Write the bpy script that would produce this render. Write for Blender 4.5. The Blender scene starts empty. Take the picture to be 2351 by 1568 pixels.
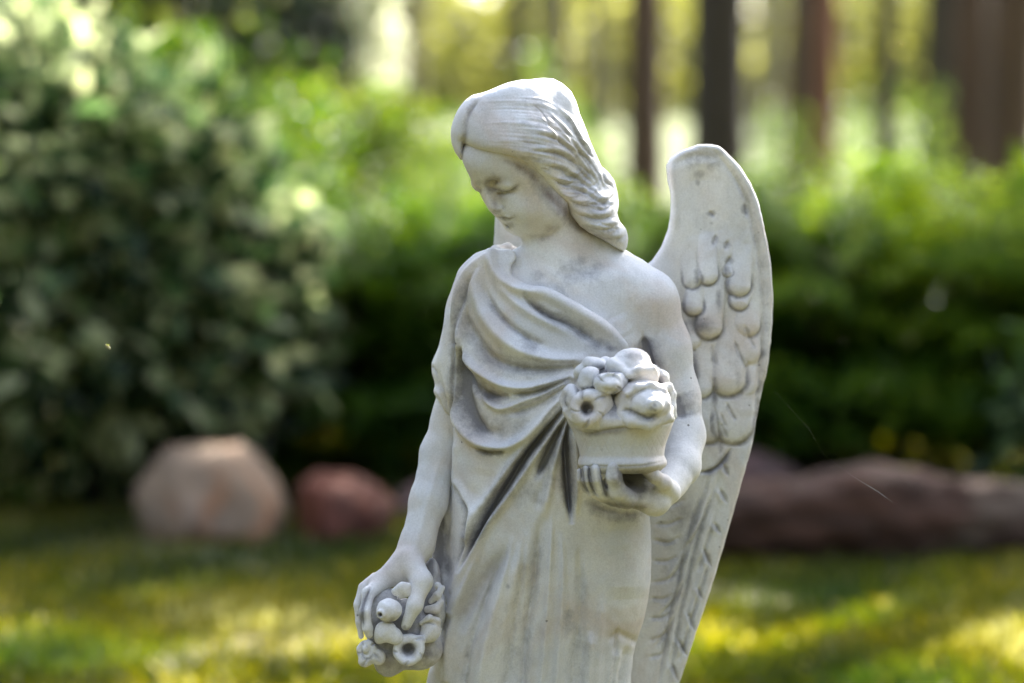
import bpy, bmesh, math, random
import numpy as np
from mathutils import Vector, Matrix
sc = bpy.context.scene
rnd = random.Random(7)

# ------------------------------------------------------------------ camera, sky, sun
S = 0.0004018              # metres per sculpt unit at the statue's distance
F = 5553.0                 # statue distance in sculpt units
TH = math.radians(5.0)     # camera looks 5 degrees down
HC = 0.88                  # camera height
CX, CY = 1175.5, 784.0
FWD = Vector((0, math.cos(TH), -math.sin(TH))); UPV = Vector((0, math.sin(TH), math.cos(TH))); RGT = Vector((1, 0, 0))
CAM = Vector((0, 0, HC))
cd = bpy.data.cameras.new('camera'); cam = bpy.data.objects.new('camera', cd)
sc.collection.objects.link(cam); sc.camera = cam
cam.location = CAM; cam.rotation_euler = (math.radians(90) - TH, 0, 0)
cd.sensor_width = 36; cd.lens = 36 * F / 2351.0; cd.clip_start = 0.05; cd.clip_end = 500
cd.dof.use_dof = True; cd.dof.focus_distance = (F - 120) * S; cd.dof.aperture_fstop = 2.45; cd.dof.aperture_blades = 0

SUN_EL, SUN_AZ = math.radians(36), math.radians(35)      # azimuth from +Y (behind the statue) towards +X
w = bpy.data.worlds.new('World'); sc.world = w; w.use_nodes = True
nt = w.node_tree; bg = nt.nodes['Background']
sky = nt.nodes.new('ShaderNodeTexSky'); sky.sky_type = 'NISHITA'; sky.sun_disc = False
sky.sun_elevation = SUN_EL; sky.sun_rotation = SUN_AZ; sky.air_density = 1.0; sky.dust_density = 2.0; sky.ozone_density = 0.6
hs = nt.nodes.new('ShaderNodeHueSaturation'); hs.inputs['Saturation'].default_value = 0.62
nt.links.new(sky.outputs[0], hs.inputs['Color']); nt.links.new(hs.outputs[0], bg.inputs[0]); bg.inputs[1].default_value = 0.132
sl = bpy.data.lights.new('sun', 'SUN'); sl.energy = 4.8; sl.angle = math.radians(0.5); sl.color = (1, 0.96, 0.90)
so = bpy.data.objects.new('sun', sl); sc.collection.objects.link(so)
sd = Vector((math.sin(SUN_AZ) * math.cos(SUN_EL), math.cos(SUN_AZ) * math.cos(SUN_EL), math.sin(SUN_EL)))
so.rotation_euler = sd.to_track_quat('Z', 'Y').to_euler()
sc.view_settings.view_transform = 'Standard'; sc.view_settings.look = 'None'; sc.view_settings.gamma = 1
sc.view_settings.exposure = 2.7
sc.cycles.use_denoising = True; sc.cycles.max_bounces = 6
sc.cycles.sample_clamp_indirect = 6

def tag(o, label=None, cat=None, group=None, kind=None):
    if label: o['label'] = label
    if cat: o['category'] = cat
    if group: o['group'] = group
    if kind: o['kind'] = kind
    return o

def empty(name, loc=(0, 0, 0)):
    o = bpy.data.objects.new(name, None); sc.collection.objects.link(o); o.location = loc; o.empty_display_size = 0.05
    return o

def wpt(px, py, Y):
    """world point seen at picture point px,py at forward distance Y (metres along world y)"""
    d = FWD * F + RGT * (px - CX) + UPV * (CY - py)
    return CAM + d * (Y / d.y)

def mesh_obj(name, V, Fc, mat, parent=None, smooth=True):
    me = bpy.data.meshes.new(name)
    V = np.asarray(V, np.float32)
    if parent is not None: V = V - np.array(parent_world(parent), np.float32)
    Fc = np.asarray(Fc, np.int32)
    n, k = Fc.shape
    me.vertices.add(len(V)); me.vertices.foreach_set('co', V.ravel())
    me.loops.add(n * k); me.loops.foreach_set('vertex_index', Fc.ravel())
    me.polygons.add(n); me.polygons.foreach_set('loop_start', np.arange(n, dtype=np.int32) * k)
    me.polygons.foreach_set('loop_total', np.full(n, k, np.int32))
    me.update(calc_edges=True)
    me.polygons.foreach_set('use_smooth', np.full(n, smooth))
    if mat: me.materials.append(mat)
    o = bpy.data.objects.new(name, me); sc.collection.objects.link(o)
    if parent is not None: o.parent = parent
    return o

def parent_world(o):
    p = Vector((0, 0, 0))
    while o is not None:
        p = p + o.location; o = o.parent
    return p

# ------------------------------------------------------------------ materials
def new_mat(name):
    m = bpy.data.materials.new(name); m.use_nodes = True
    t = m.node_tree; b = t.nodes['Principled BSDF']
    return m, t, b

def N(t, typ, **kw):
    n = t.nodes.new(typ)
    for k, v in kw.items():
        if k.startswith('i_'):
            n.inputs[k[2:].replace('_', ' ')].default_value = v
        else: setattr(n, k, v)
    return n

def noise(t, scale, detail=4, rough=0.6, vec=None, dist=0.0):
    n = N(t, 'ShaderNodeTexNoise'); n.inputs['Scale'].default_value = scale; n.inputs['Detail'].default_value = detail
    n.inputs['Roughness'].default_value = rough; n.inputs['Distortion'].default_value = dist
    if vec is not None: t.links.new(vec, n.inputs['Vector'])
    return n.outputs['Fac']

def ramp(t, src, stops):
    r = N(t, 'ShaderNodeValToRGB'); e = r.color_ramp.elements
    while len(e) < len(stops): e.new(0.5)
    for i, (p, c) in enumerate(stops):
        e[i].position = p; e[i].color = (c, c, c, 1) if not isinstance(c, tuple) else (*c, 1)
    t.links.new(src, r.inputs[0]); return r.outputs[0]

def math_n(t, op, a, b=None, clamp=False):
    n = N(t, 'ShaderNodeMath'); n.operation = op; n.use_clamp = clamp
    for i, v in enumerate((a, b)):
        if v is None: continue
        if isinstance(v, (int, float)): n.inputs[i].default_value = v
        else: t.links.new(v, n.inputs[i])
    return n.outputs[0]

def mix(t, fac, a, b):
    n = N(t, 'ShaderNodeMix'); n.data_type = 'RGBA'
    for sk, v in ((n.inputs[0], fac), (n.inputs[6], a), (n.inputs[7], b)):
        if isinstance(v, (int, float)): sk.default_value = v
        elif isinstance(v, tuple): sk.default_value = (*v, 1)
        else: t.links.new(v, sk)
    return n.outputs[2]

def stone_material():
    m, t, b = new_mat('weathered_cast_stone')
    tc = N(t, 'ShaderNodeTexCoord').outputs['Object']
    at = N(t, 'ShaderNodeAttribute', attribute_name='grime_shade'); sep = N(t, 'ShaderNodeSeparateColor')
    t.links.new(at.outputs['Color'], sep.inputs[0])
    g, warm = sep.outputs[0], sep.outputs[1]
    base = mix(t, ramp(t, noise(t, 11, 5, 0.6, tc), [(0.38, 0.0), (0.62, 1.0)]), (0.80, 0.795, 0.79), (0.63, 0.64, 0.66))
    base = mix(t, math_n(t, 'MULTIPLY', ramp(t, noise(t, 8, 4, 0.6, tc, 0.6), [(0.50, 0.0), (0.66, 1.0)]), 0.6), base, (0.60, 0.50, 0.43))
    mp = N(t, 'ShaderNodeMapping'); mp.inputs['Scale'].default_value = (1, 1, 0.22); t.links.new(tc, mp.inputs[0])
    base = mix(t, math_n(t, 'MULTIPLY', ramp(t, noise(t, 45, 7, 0.75, mp.outputs[0]), [(0.56, 0.0), (0.74, 1.0)]), 0.32), base, (0.33, 0.31, 0.30))
    # warm brown staining painted by hand in the places it has on the statue
    wn = math_n(t, 'MULTIPLY', warm, ramp(t, noise(t, 60, 6, 0.7, tc), [(0.3, 0.25), (0.62, 1.0)]), True)
    base = mix(t, wn, base, (0.26, 0.20, 0.165))
    # grey patina wash and painted recess shade, with a ragged border
    gn = math_n(t, 'ADD', g, math_n(t, 'MULTIPLY', math_n(t, 'SUBTRACT', noise(t, 75, 8, 0.75, tc), 0.5), 0.9))
    gm = math_n(t, 'MULTIPLY', ramp(t, gn, [(0.17, 0.0), (0.60, 1.0)]), ramp(t, g, [(0.03, 0.0), (0.20, 1.0)]))
    base = mix(t, math_n(t, 'MULTIPLY', gm, 0.85), base, (0.165, 0.16, 0.175))
    # pits
    v = N(t, 'ShaderNodeTexVoronoi'); v.inputs['Scale'].default_value = 48; t.links.new(tc, v.inputs['Vector'])
    pit = ramp(t, v.outputs['Distance'], [(0.03, 1.0), (0.062, 0.0)])
    pit = math_n(t, 'MULTIPLY', pit, ramp(t, noise(t, 30, 2, 0.5, tc), [(0.50, 0.0), (0.56, 1.0)]))
    base = mix(t, math_n(t, 'MULTIPLY', pit, 0.75), base, (0.10, 0.09, 0.08))
    # fine dirty mottling
    mt = ramp(t, noise(t, 220, 4, 0.8, tc), [(0.62, 0.0), (0.75, 1.0)])
    base = mix(t, math_n(t, 'MULTIPLY', mt, 0.4), base, (0.30, 0.28, 0.26))
    gr = ramp(t, noise(t, 620, 3, 0.8, tc), [(0.30, (0.80, 0.80, 0.80)), (0.70, (1.0, 1.0, 1.0))]); mg = N(t, 'ShaderNodeMix'); mg.data_type = 'RGBA'; mg.blend_type = 'MULTIPLY'; mg.inputs[0].default_value = 1
    t.links.new(base, mg.inputs[6]); t.links.new(gr, mg.inputs[7]); base = mg.outputs[2]
    t.links.new(base, b.inputs['Base Color'])
    b.inputs['Roughness'].default_value = 0.72; b.inputs['Specular IOR Level'].default_value = 0.35
    h = math_n(t, 'ADD', math_n(t, 'MULTIPLY', noise(t, 60, 6, 0.65, tc), 0.6), math_n(t, 'MULTIPLY', noise(t, 400, 3, 0.6, tc), 0.25))
    h = math_n(t, 'SUBTRACT', h, math_n(t, 'MULTIPLY', pit, 0.8))
    bp = N(t, 'ShaderNodeBump'); bp.inputs['Strength'].default_value = 0.6; bp.inputs['Distance'].default_value = 0.0016
    t.links.new(h, bp.inputs['Height']); t.links.new(bp.outputs[0], b.inputs['Normal'])
    return m
STONE = stone_material()

# ------------------------------------------------------------------ sculpting with distance fields
def P(px, py, d=0.0):
    """picture point on the statue at depth d -> sculpt frame (x right, y away, z up)"""
    k = 1 + d / F
    return np.array(((px - CX) * k, d, (CY - py) * k))

def pic(V):
    k = 1 + V[:, 1] / F
    return V[:, 0] / k + CX, CY - V[:, 2] / k

def smin(a, b, k):
    if k <= 0: return np.minimum(a, b)
    h = np.maximum(k - np.abs(a - b), 0) / k
    return np.minimum(a, b) - h * h * k * 0.25

class Field:
    def __init__(s, lo, hi, vox):
        s.lo = np.array(lo, float); s.v = vox
        s.n = np.ceil((np.array(hi) - s.lo) / vox).astype(int) + 1
        s.F = np.full(s.n, 60.0, np.float32)
        s.ax = [s.lo[i] + vox * np.arange(s.n[i]) for i in range(3)]
    def box(s, lo, hi, pad):
        sl = []
        for i in range(3):
            a = int(max(0, math.floor((lo[i] - pad - s.lo[i]) / s.v))); b = int(min(s.n[i], math.ceil((hi[i] + pad - s.lo[i]) / s.v) + 1))
            if b <= a: return None, None
            sl.append(slice(a, b))
        g = np.meshgrid(*[s.ax[i][sl[i]] for i in range(3)], indexing='ij', sparse=True)
        return tuple(sl), g
    def put(s, fn, lo, hi, k=0.0, mode='add'):
        sl, g = s.box(lo, hi, k + 3 * s.v + (40 if mode == 'add' else 0))
        if sl is None: return
        d = fn(*g).astype(np.float32); A = s.F[sl]
        if mode == 'add': s.F[sl] = smin(A, d, k)
        elif mode == 'sub': s.F[sl] = -smin(-A, d, k)
    def cone(s, a, b, ra, rb, k=10, mode='add', sy=1.0):
        """rounded cone; sy scales its depth"""
        a = np.asarray(a, float); b = np.asarray(b, float); ab = b - a; L2 = max(ab @ ab, 1e-6); R = max(ra, rb)
        def fn(x, y, z):
            yy = (y - a[1]) / sy; aby = ab[1] / sy; l2 = ab[0] ** 2 + aby ** 2 + ab[2] ** 2 + 1e-6
            t = np.clip(((x - a[0]) * ab[0] + yy * aby + (z - a[2]) * ab[2]) / l2, 0, 1)
            return np.sqrt((x - a[0] - t * ab[0]) ** 2 + (yy - t * aby) ** 2 + (z - a[2] - t * ab[2]) ** 2) - (ra + (rb - ra) * t)
        e = np.array((R, R * max(sy, 1), R)); s.put(fn, np.minimum(a, b) - e, np.maximum(a, b) + e, k, mode)
    def chain(s, pts, rs, k=8, mode='add', sy=1.0):
        for i in range(len(pts) - 1): s.cone(pts[i], pts[i + 1], rs[i], rs[i + 1], k, mode, sy)
    def ell(s, c, r, R=None, k=10, mode='add'):
        c = np.asarray(c, float); r = np.asarray(r, float); m = max(r)
        R = np.eye(3) if R is None else R           # columns: local axes in the sculpt frame
        def fn(x, y, z):
            dx, dy, dz = x - c[0], y - c[1], z - c[2]
            q = [(dx * R[0, i] + dy * R[1, i] + dz * R[2, i]) / r[i] for i in range(3)]
            l = np.sqrt(q[0] ** 2 + q[1] ** 2 + q[2] ** 2) + 1e-6
            g = np.sqrt((q[0] / r[0]) ** 2 + (q[1] / r[1]) ** 2 + (q[2] / r[2]) ** 2) + 1e-9
            return l * (l - 1) / g
        s.put(fn, c - m, c + m, k, mode)
    def torus(s, c, axis, R1, r, k=6, mode='add', sc2=1.0):
        c = np.asarray(c, float); A = np.asarray(axis, float); A = A / np.linalg.norm(A)
        def fn(x, y, z):
            dx, dy, dz = x - c[0], y - c[1], z - c[2]
            h = dx * A[0] + dy * A[1] + dz * A[2]
            q = np.sqrt(np.maximum(dx * dx + dy * dy + dz * dz - h * h, 0)) - R1
            return np.sqrt(q * q + (h / sc2) ** 2) - r
        m = R1 + r * max(1, sc2); s.put(fn, c - m, c + m, k, mode)
    def loft(s, rows, k=10, p=2.0):
        """rows: (py, left px, right px, centre depth, half depth)"""
        rows = np.array(rows, float); z = []; L = []; Rr = []
        for r in rows:
            a = P(r[1], r[0], r[3]); b = P(r[2], r[0], r[3]); z.append(a[2]); L.append(a[0]); Rr.append(b[0])
        o = np.argsort(z); z = np.array(z)[o]; L = np.array(L)[o]; Rr = np.array(Rr)[o]; dc = rows[o, 3]; hd = rows[o, 4]
        def sm(v, q):
            zz = np.linspace(z[0], z[-1], 400); f = np.interp(zz, z, v); ker = np.hanning(23); ker /= ker.sum()
            f = np.convolve(np.pad(f, 11, mode='reflect', reflect_type='odd'), ker, 'valid'); return np.interp(q, zz, f)
        def fn(x, y, zq):
            l, r_, c, h = sm(L, zq), sm(Rr, zq), sm(dc, zq), sm(hd, zq)
            a = np.maximum((r_ - l) / 2, 2); m = (l + r_) / 2
            u = np.abs((x - m) / a); v = np.abs((y - c) / h)
            q = (u ** p + v ** p) ** (1 / p) + 1e-6
            side = (q - 1) * np.minimum(a, h) 
            return np.maximum(side, np.maximum(z[0] - zq, zq - z[-1]))
        s.put(fn, (L.min(), (dc - hd).min(), z[0]), (Rr.max(), (dc + hd).max(), z[-1]), k)
    def clip(s, d, k=8):        # keep where d < 0
        s.F = -smin(-s.F, -d.astype(np.float32), k)
    def polymap(s, poly, yref=0.0, warp=None):
        """signed distance of picture polygon on this field's x,z nodes (negative inside)"""
        q = np.array([P(a, b, yref)[[0, 2]] for a, b in poly])
        X, Z = np.meshgrid(s.ax[0], s.ax[2], indexing='ij'); return polysd(X, Z, q)
    def mesh(s):
        return surface_nets(s.F, s.lo, s.v)

def polysd(X, Y, q):
    d = np.full(X.shape, 1e9); ins = np.zeros(X.shape, bool); n = len(q)
    for i in range(n):
        a, b = q[i], q[(i + 1) % n]; e = b - a; wx, wy = X - a[0], Y - a[1]
        t = np.clip((wx * e[0] + wy * e[1]) / max(e @ e, 1e-9), 0, 1)
        d = np.minimum(d, (wx - e[0] * t) ** 2 + (wy - e[1] * t) ** 2)
        c = (a[1] <= Y) != (b[1] <= Y)
        with np.errstate(divide='ignore', invalid='ignore'): xi = a[0] + (Y - a[1]) * e[0] / (e[1] if e[1] else 1e-9)
        ins ^= c & (X < xi)
    d = np.sqrt(d); return np.where(ins, -d, d)

def surface_nets(Fd, lo, v):
    S_ = Fd < 0; n = np.array(Fd.shape)
    cs = np.zeros(n - 1, np.int8)
    for dx in (0, 1):
        for dy in (0, 1):
            for dz in (0, 1): cs += S_[dx:n[0]-1+dx, dy:n[1]-1+dy, dz:n[2]-1+dz]
    act = (cs > 0) & (cs < 8); ids = np.full(act.shape, -1, np.int32); I = np.argwhere(act); ids[act] = np.arange(len(I))
    acc = np.zeros((len(I), 3)); cnt = np.zeros(len(I))
    cor = [(a, b, c) for a in (0, 1) for b in (0, 1) for c in (0, 1)]
    for a in cor:
        for ax in range(3):
            if a[ax]: continue
            b = list(a); b[ax] = 1
            fa = Fd[I[:, 0]+a[0], I[:, 1]+a[1], I[:, 2]+a[2]]; fb = Fd[I[:, 0]+b[0], I[:, 1]+b[1], I[:, 2]+b[2]]
            m = (fa < 0) != (fb < 0); t = np.where(m, fa / np.where(m, fa - fb, 1), 0)
            p = np.tile(np.array(a, float), (len(I), 1)); p[:, ax] += t
            acc[m] += p[m]; cnt += m
    V = (I + acc / cnt[:, None]) * v + lo
    Q = []
    for ax in range(3):
        u, w_ = (ax + 1) % 3, (ax + 2) % 3
        sa = [slice(None)] * 3; sb = [slice(None)] * 3; sa[ax] = slice(0, -1); sb[ax] = slice(1, None)
        for q in (u, w_): sa[q] = slice(1, -1); sb[q] = slice(1, -1)
        A = S_[tuple(sa)]; B = S_[tuple(sb)]
        for m, flip in ((A & ~B, False), (~A & B, True)):
            E_ = np.argwhere(m)
            if not len(E_): continue
            E_[:, u] += 1; E_[:, w_] += 1; idx = []
            for du, dw in ((1, 1), (0, 1), (0, 0), (1, 0)):
                c = E_.copy(); c[:, u] -= du; c[:, w_] -= dw; idx.append(ids[c[:, 0], c[:, 1], c[:, 2]])
            q = np.stack(idx, 1); Q.append(q[:, ::-1] if flip else q)
    Q = np.concatenate(Q); return V, Q

def relax(V, Q, it=2, lam=0.5):
    n = len(V); E_ = np.concatenate([Q[:, [0, 1]], Q[:, [1, 2]], Q[:, [2, 3]], Q[:, [3, 0]]])
    deg = np.bincount(E_.ravel(), minlength=n).astype(float)
    for i in range(it):
        A = np.zeros_like(V)
        for c in range(3):
            A[:, c] = np.bincount(E_[:, 0], V[E_[:, 1], c], n) + np.bincount(E_[:, 1], V[E_[:, 0], c], n)
        L = A / np.maximum(deg, 1)[:, None] - V
        V = V + (lam if i % 2 == 0 else -lam * 0.9) * L
    return V

def curve(pts, step=4.0):
    p = np.array(pts, float)
    if len(p) == 2: n = max(2, int(np.hypot(*(p[1] - p[0])) / step)); return np.stack([np.linspace(p[0][i], p[1][i], n) for i in (0, 1)], 1)
    q = np.vstack([2 * p[0] - p[1], p, 2 * p[-1] - p[-2]]); out = []
    for i in range(1, len(q) - 2):
        n = max(2, int(np.hypot(*(q[i + 1] - q[i])) / step)); t = np.linspace(0, 1, n, endpoint=False)[:, None]
        a, b, c, d = q[i - 1], q[i], q[i + 1], q[i + 2]
        out.append(0.5 * ((2 * b) + (c - a) * t + (2 * a - 5 * b + 4 * c - d) * t ** 2 + (3 * b - a - 3 * c + d) * t ** 3))
    out.append(p[-1:]); return np.concatenate(out)

def c1(*p): return [(970 + .3187 * a, 147 + .3187 * b) for a, b in p]
def c2(*p): return [(969.8 + .4311 * a, 558.4 + .4311 * b) for a, b in p]
def c3(*p): return [(764 + .3253 * a, 1058 + .3253 * b) for a, b in p]
def c4(*p): return [(1440 + .4496 * a, 293.9 + .4496 * b) for a, b in p]
def c5(*p): return [(1234.3 + .29987 * a, 764.1 + .29987 * b) for a, b in p]
def c6(*p): return [(1234.3 + .2879 * a, 1116.7 + .2879 * b) for a, b in p]

class Relief:
    """relief carved, stained and darkened with painted shade by strokes, as a chisel and a brush would"""
    def __init__(s, x0, y0, x1, y1, res=1.5):
        s.x0, s.y0, s.r = x0, y0, res; s.nx = int((x1 - x0) / res) + 1; s.ny = int((y1 - y0) / res) + 1
        s.h = np.zeros((s.nx, s.ny)); s.g = np.zeros((s.nx, s.ny)); s.w = np.zeros((s.nx, s.ny))
    def dist(s, pts, pad):
        q = curve(pts); lo = q.min(0) - pad; hi = q.max(0) + pad
        i0, j0 = int(max(0, (lo[0] - s.x0) / s.r)), int(max(0, (lo[1] - s.y0) / s.r))
        i1, j1 = int(min(s.nx, (hi[0] - s.x0) / s.r + 2)), int(min(s.ny, (hi[1] - s.y0) / s.r + 2))
        if i1 <= i0 or j1 <= j0: return None
        X, Y = np.meshgrid(s.x0 + s.r * np.arange(i0, i1), s.y0 + s.r * np.arange(j0, j1), indexing='ij')
        best = np.full(X.shape, 1e9); T = np.zeros(X.shape); side = np.zeros(X.shape); m = len(q) - 1
        for i in range(m):
            a, b = q[i], q[i + 1]; e = b - a; wx, wy = X - a[0], Y - a[1]
            t = np.clip((wx * e[0] + wy * e[1]) / max(e @ e, 1e-9), 0, 1)
            d = (wx - e[0] * t) ** 2 + (wy - e[1] * t) ** 2; u = d < best
            best = np.where(u, d, best); T = np.where(u, (i + t) / m, T); side = np.where(u, e[0] * wy - e[1] * wx, side)
        return (slice(i0, i1), slice(j0, j1)), np.sqrt(best), T, np.sign(side)
    def stroke(s, pts, wd, amp, grime_shade=0.0, gw=1.0, ends=(0.3, 0.3), kind='gauss', warm=0.0):
        """wd half width (or (start, mid, end)); amp > 0 raises; ends = relative strength at both ends"""
        ws = wd if isinstance(wd, tuple) else (wd, wd, wd); r = s.dist(pts, 3 * max(ws) * max(gw, 1) + 3)
        if r is None: return
        sl, d, T, sd_ = r; W = np.interp(T, (0, .5, 1), ws); A = np.interp(T, (0, .2, .8, 1), (ends[0], 1, 1, ends[1]))
        x = d / W
        if kind == 'gauss': pr = np.exp(-x * x * 1.2)
        elif kind == 'round': pr = np.sqrt(np.clip(1 - x * x, 0, 1))
        elif kind == 'step': pr = np.where(sd_ > 0, np.exp(-(x / 2.2) ** 2), np.exp(-(x * 3.0) ** 2))    # steep on one side
        elif kind == 'stepl': pr = np.where(sd_ < 0, np.exp(-(x / 2.2) ** 2), np.exp(-(x * 3.0) ** 2))
        s.h[sl] += amp * A * pr
        if grime_shade:
            s.g[sl] = np.maximum(s.g[sl], grime_shade * A * np.exp(-(x / gw) ** 2 * 1.1)); s.g[sl] = np.maximum(s.g[sl], 0.58 * grime_shade ** 0.5 * A * np.exp(-(x / gw / 2.3) ** 2))  # wider wash darkens fold valleys, patina and painted shade together
        if warm: s.w[sl] = np.maximum(s.w[sl], warm * A * np.exp(-(x / gw) ** 2 * 1.1))
    def lobe(s, a, b, wd, amp):
        """one feather lobe from root a to rounded tip b, laid over what is there"""
        r = s.dist([a, b], wd + 4)
        if r is None: return
        sl, d, T, _ = r; W = wd * (0.72 + 0.28 * T); x = d / W
        h = amp * T ** 1.1 * np.clip(1 - x ** 2.6, 0, 1) ** 0.55
        if not hasattr(s, 'base'): s.base = s.h.copy()
        s.h[sl] = np.where(x < 1, np.maximum(s.h[sl], s.base[sl] + h), s.h[sl])
        ring = np.exp(-((d - W * 1.0) / (wd * 0.2)) ** 2) * np.clip(T * 1.6 - 0.65, 0, 1)
        s.h[sl] -= ring * amp * 0.2; s.g[sl] = np.where(x < 0.9, s.g[sl] * 0.3, s.g[sl]); s.g[sl] = np.maximum(s.g[sl], ring * 0.55)
    def smudge(s, c, r, g=0.0, warm=0.0):
        X, Y = np.meshgrid(s.x0 + s.r * np.arange(s.nx), s.y0 + s.r * np.arange(s.ny), indexing='ij')
        f = np.exp(-(((X - c[0]) / r[0]) ** 2 + ((Y - c[1]) / r[1]) ** 2))
        if g: s.g = np.maximum(s.g, g * f)
        if warm: s.w = np.maximum(s.w, warm * f)
    def sample(s, arr, px, py):
        u = np.clip((px - s.x0) / s.r, 0, s.nx - 1.001); v = np.clip((py - s.y0) / s.r, 0, s.ny - 1.001)
        i, j = u.astype(int), v.astype(int); a, b = u - i, v - j
        return arr[i, j] * (1-a) * (1-b) + arr[i+1, j] * a * (1-b) + arr[i, j+1] * (1-a) * b + arr[i+1, j+1] * a * b

def finish(name, V, Q, parent, relief=None, levels=1, mat=None, irregular=0.45):
    """relaxed and subdivided mesh, displaced by its relief, moved to the world and linked as one object"""
    V = relax(V, Q, 4)
    o = mesh_obj('tmp', V, Q, None)
    if levels:
        md = o.modifiers.new('s', 'SUBSURF'); md.levels = md.render_levels = levels
        dg = bpy.context.evaluated_depsgraph_get(); dg.update()
        me = bpy.data.meshes.new_from_object(o.evaluated_get(dg))
    else: me = o.data
    n = len(me.vertices); co = np.empty(n * 3, np.float32); me.vertices.foreach_get('co', co); co = co.reshape(-1, 3).astype(float)
    nr = np.empty(n * 3, np.float32); me.vertices.foreach_get('normal', nr); nr = nr.reshape(-1, 3)
    g = np.zeros(n); wm = np.zeros(n)
    if relief is not None:
        px, py = pic(co); f = np.clip((-nr[:, 1] + 0.05) / 0.5, 0, 1); f = f * f * (3 - 2 * f)
        co = co + nr * (relief.sample(relief.h, px, py) * f)[:, None]
        g = relief.sample(relief.g, px, py) * (nr[:, 1] < 0.2); wm = relief.sample(relief.w, px, py) * (nr[:, 1] < 0.2)
    a_ = irregular; x_, y_, z_ = co.T / (11.0 if a_ > 0.7 else 17.0)   # the hand of the modeller
    wob = np.sin(x_ * 1.3 + 2.1 * np.sin(z_ * .7)) * np.sin(z_ * 1.1 + 1.7 * np.sin(y_ * .9 + x_ * .5)) + 0.5 * np.sin(x_ * 2.9 + y_ * 2.3) * np.sin(z_ * 2.6 - y_ * 1.7)
    co = co + nr * (wob * a_)[:, None]
    wv = np.array(CAM) + S * (co[:, :1] * np.array(RGT) + (F + co[:, 1:2]) * np.array(FWD) + co[:, 2:3] * np.array(UPV))
    np_ = len(me.polygons); li = np.empty(np_ * 4, np.int32); me.loops.foreach_get('vertex_index', li)
    bpy.data.objects.remove(o)
    ob = mesh_obj(name, wv, li.reshape(-1, 4), mat or STONE, parent)
    ca = ob.data.color_attributes.new('grime_shade', 'FLOAT_COLOR', 'POINT')
    cc = np.zeros((n, 4), np.float32); cc[:, 0] = np.clip(g, 0, 1); cc[:, 1] = np.clip(wm, 0, 1); cc[:, 3] = 1
    ca.data.foreach_set('color', cc.ravel())
    return ob

# ------------------------------------------------------------------ the statue
base_w = np.array(CAM) + S * ((1275 - CX) * np.array(RGT) + (F + 150) * np.array(FWD))
STAT = empty('angel_statue', (base_w[0], base_w[1], 0.0))
tag(STAT, 'white stone angel with bowed head holding a basket of flowers, standing on the lawn', 'statue')

def head_axes():
    y, p, r = math.radians(42), math.radians(32), math.radians(2)
    cy, sy, cp, sp, cr, sr = math.cos(y), math.sin(y), math.cos(p), math.sin(p), math.cos(r), math.sin(r)
    B = np.array([[1, 0, 0], [0, -1, 0], [0, 0, 1.]]); Pm = np.array([[1, 0, 0], [0, cp, -sp], [0, sp, cp]])
    Y = np.array([[cy, sy, 0], [-sy, cy, 0], [0, 0, 1]]); R = np.array([[cr, 0, sr], [0, 1, 0], [-sr, 0, cr]])
    return R @ Y @ Pm @ B          # columns: her left (x), forward (f), up (u)
HR = head_axes(); HO = P(1207, 378, -20)
def H(x, f, u): return HO + HR @ np.array((x, f, u), float) * 0.94
def HP(px, py, x, f, u):           # picture position with the depth of a local head point
    d = H(x, f, u)[1]; return P(px, py, d)

# ---- body: head, neck, chest and both arms in one surface
VX = 4.0
b = Field((-400, -330, -680), (480, 190, 640), VX)
# torso
b.loft([(560, 1215, 1320, 10, 40), (600, 1150, 1370, 8, 50), (630, 1105, 1440, 5, 70), (680, 1080, 1500, 5, 88), (740, 1085, 1500, 5, 98),
        (790, 1100, 1495, 5, 98), (860, 1100, 1470, 10, 84), (960, 1100, 1440, 15, 74), (1060, 1100, 1440, 22, 74), (1200, 1100, 1440, 35, 74), (1330, 1100, 1440, 45, 74)], 10, 2.3)
# neck
b.cone(P(1270, 670, 0), P(1266, 500, 6), 72, 62, 34)
b.cone(P(1222, 650, -12), P(1236, 545, -4), 26, 38, 14)
b.cone(P(1310, 560, 30), P(1440, 640, 18), 60, 52, 40); b.cone(P(1230, 600, 25), P(1120, 650, 20), 42, 42, 30)
# her right shoulder and arm (picture left)
b.chain([P(1126, 662, 12), P(1085, 725, 24)], [54, 54], 30)
b.chain([P(1085, 725, 24), P(1040, 960, 45), P(1010, 1040, 38), P(984, 1150, 5), P(958, 1250, -26)], [54, 46, 43, 42, 38], 20, sy=0.85)
# her left shoulder and upper arm (picture right)
b.chain([P(1420, 668, 0), P(1482, 690, 5)], [68, 72], 40)
b.chain([P(1484, 700, 5), P(1522, 800, 10), P(1555, 910, 12), P(1571, 1000, -5)], [72, 62, 50, 47], 22)
b.chain([P(1572, 1000, -5), P(1562, 1070, -60), P(1530, 1120, -125)], [47, 44, 32], 16)
# head
b.ell(H(0, -10, 35), (116, 140, 128), HR, 10)
b.ell(H(0, 50, -15), (92, 70, 108), HR, 26)      # face mass
b.ell(H(2, 46, -88), (76, 72, 66), HR, 30)       # jaw
b.ell(HP(1190, 508, 0, 90, -138), (36, 32, 28), HR, 24)    # chin
b.ell(H(50, 46, -52), (46, 52, 52), HR, 30)      # cheeks
b.ell(H(-46, 46, -52), (46, 54, 52), HR, 30)
b.cone(H(82, -5, -80), H(36, 60, -128), 28, 24, 24)        # jaw line
b.ell(P(1262, 480, -62), (38, 40, 44), None, 30)
b.ell(P(1116, 366, -84), (58, 56, 56), None, 26)
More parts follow.
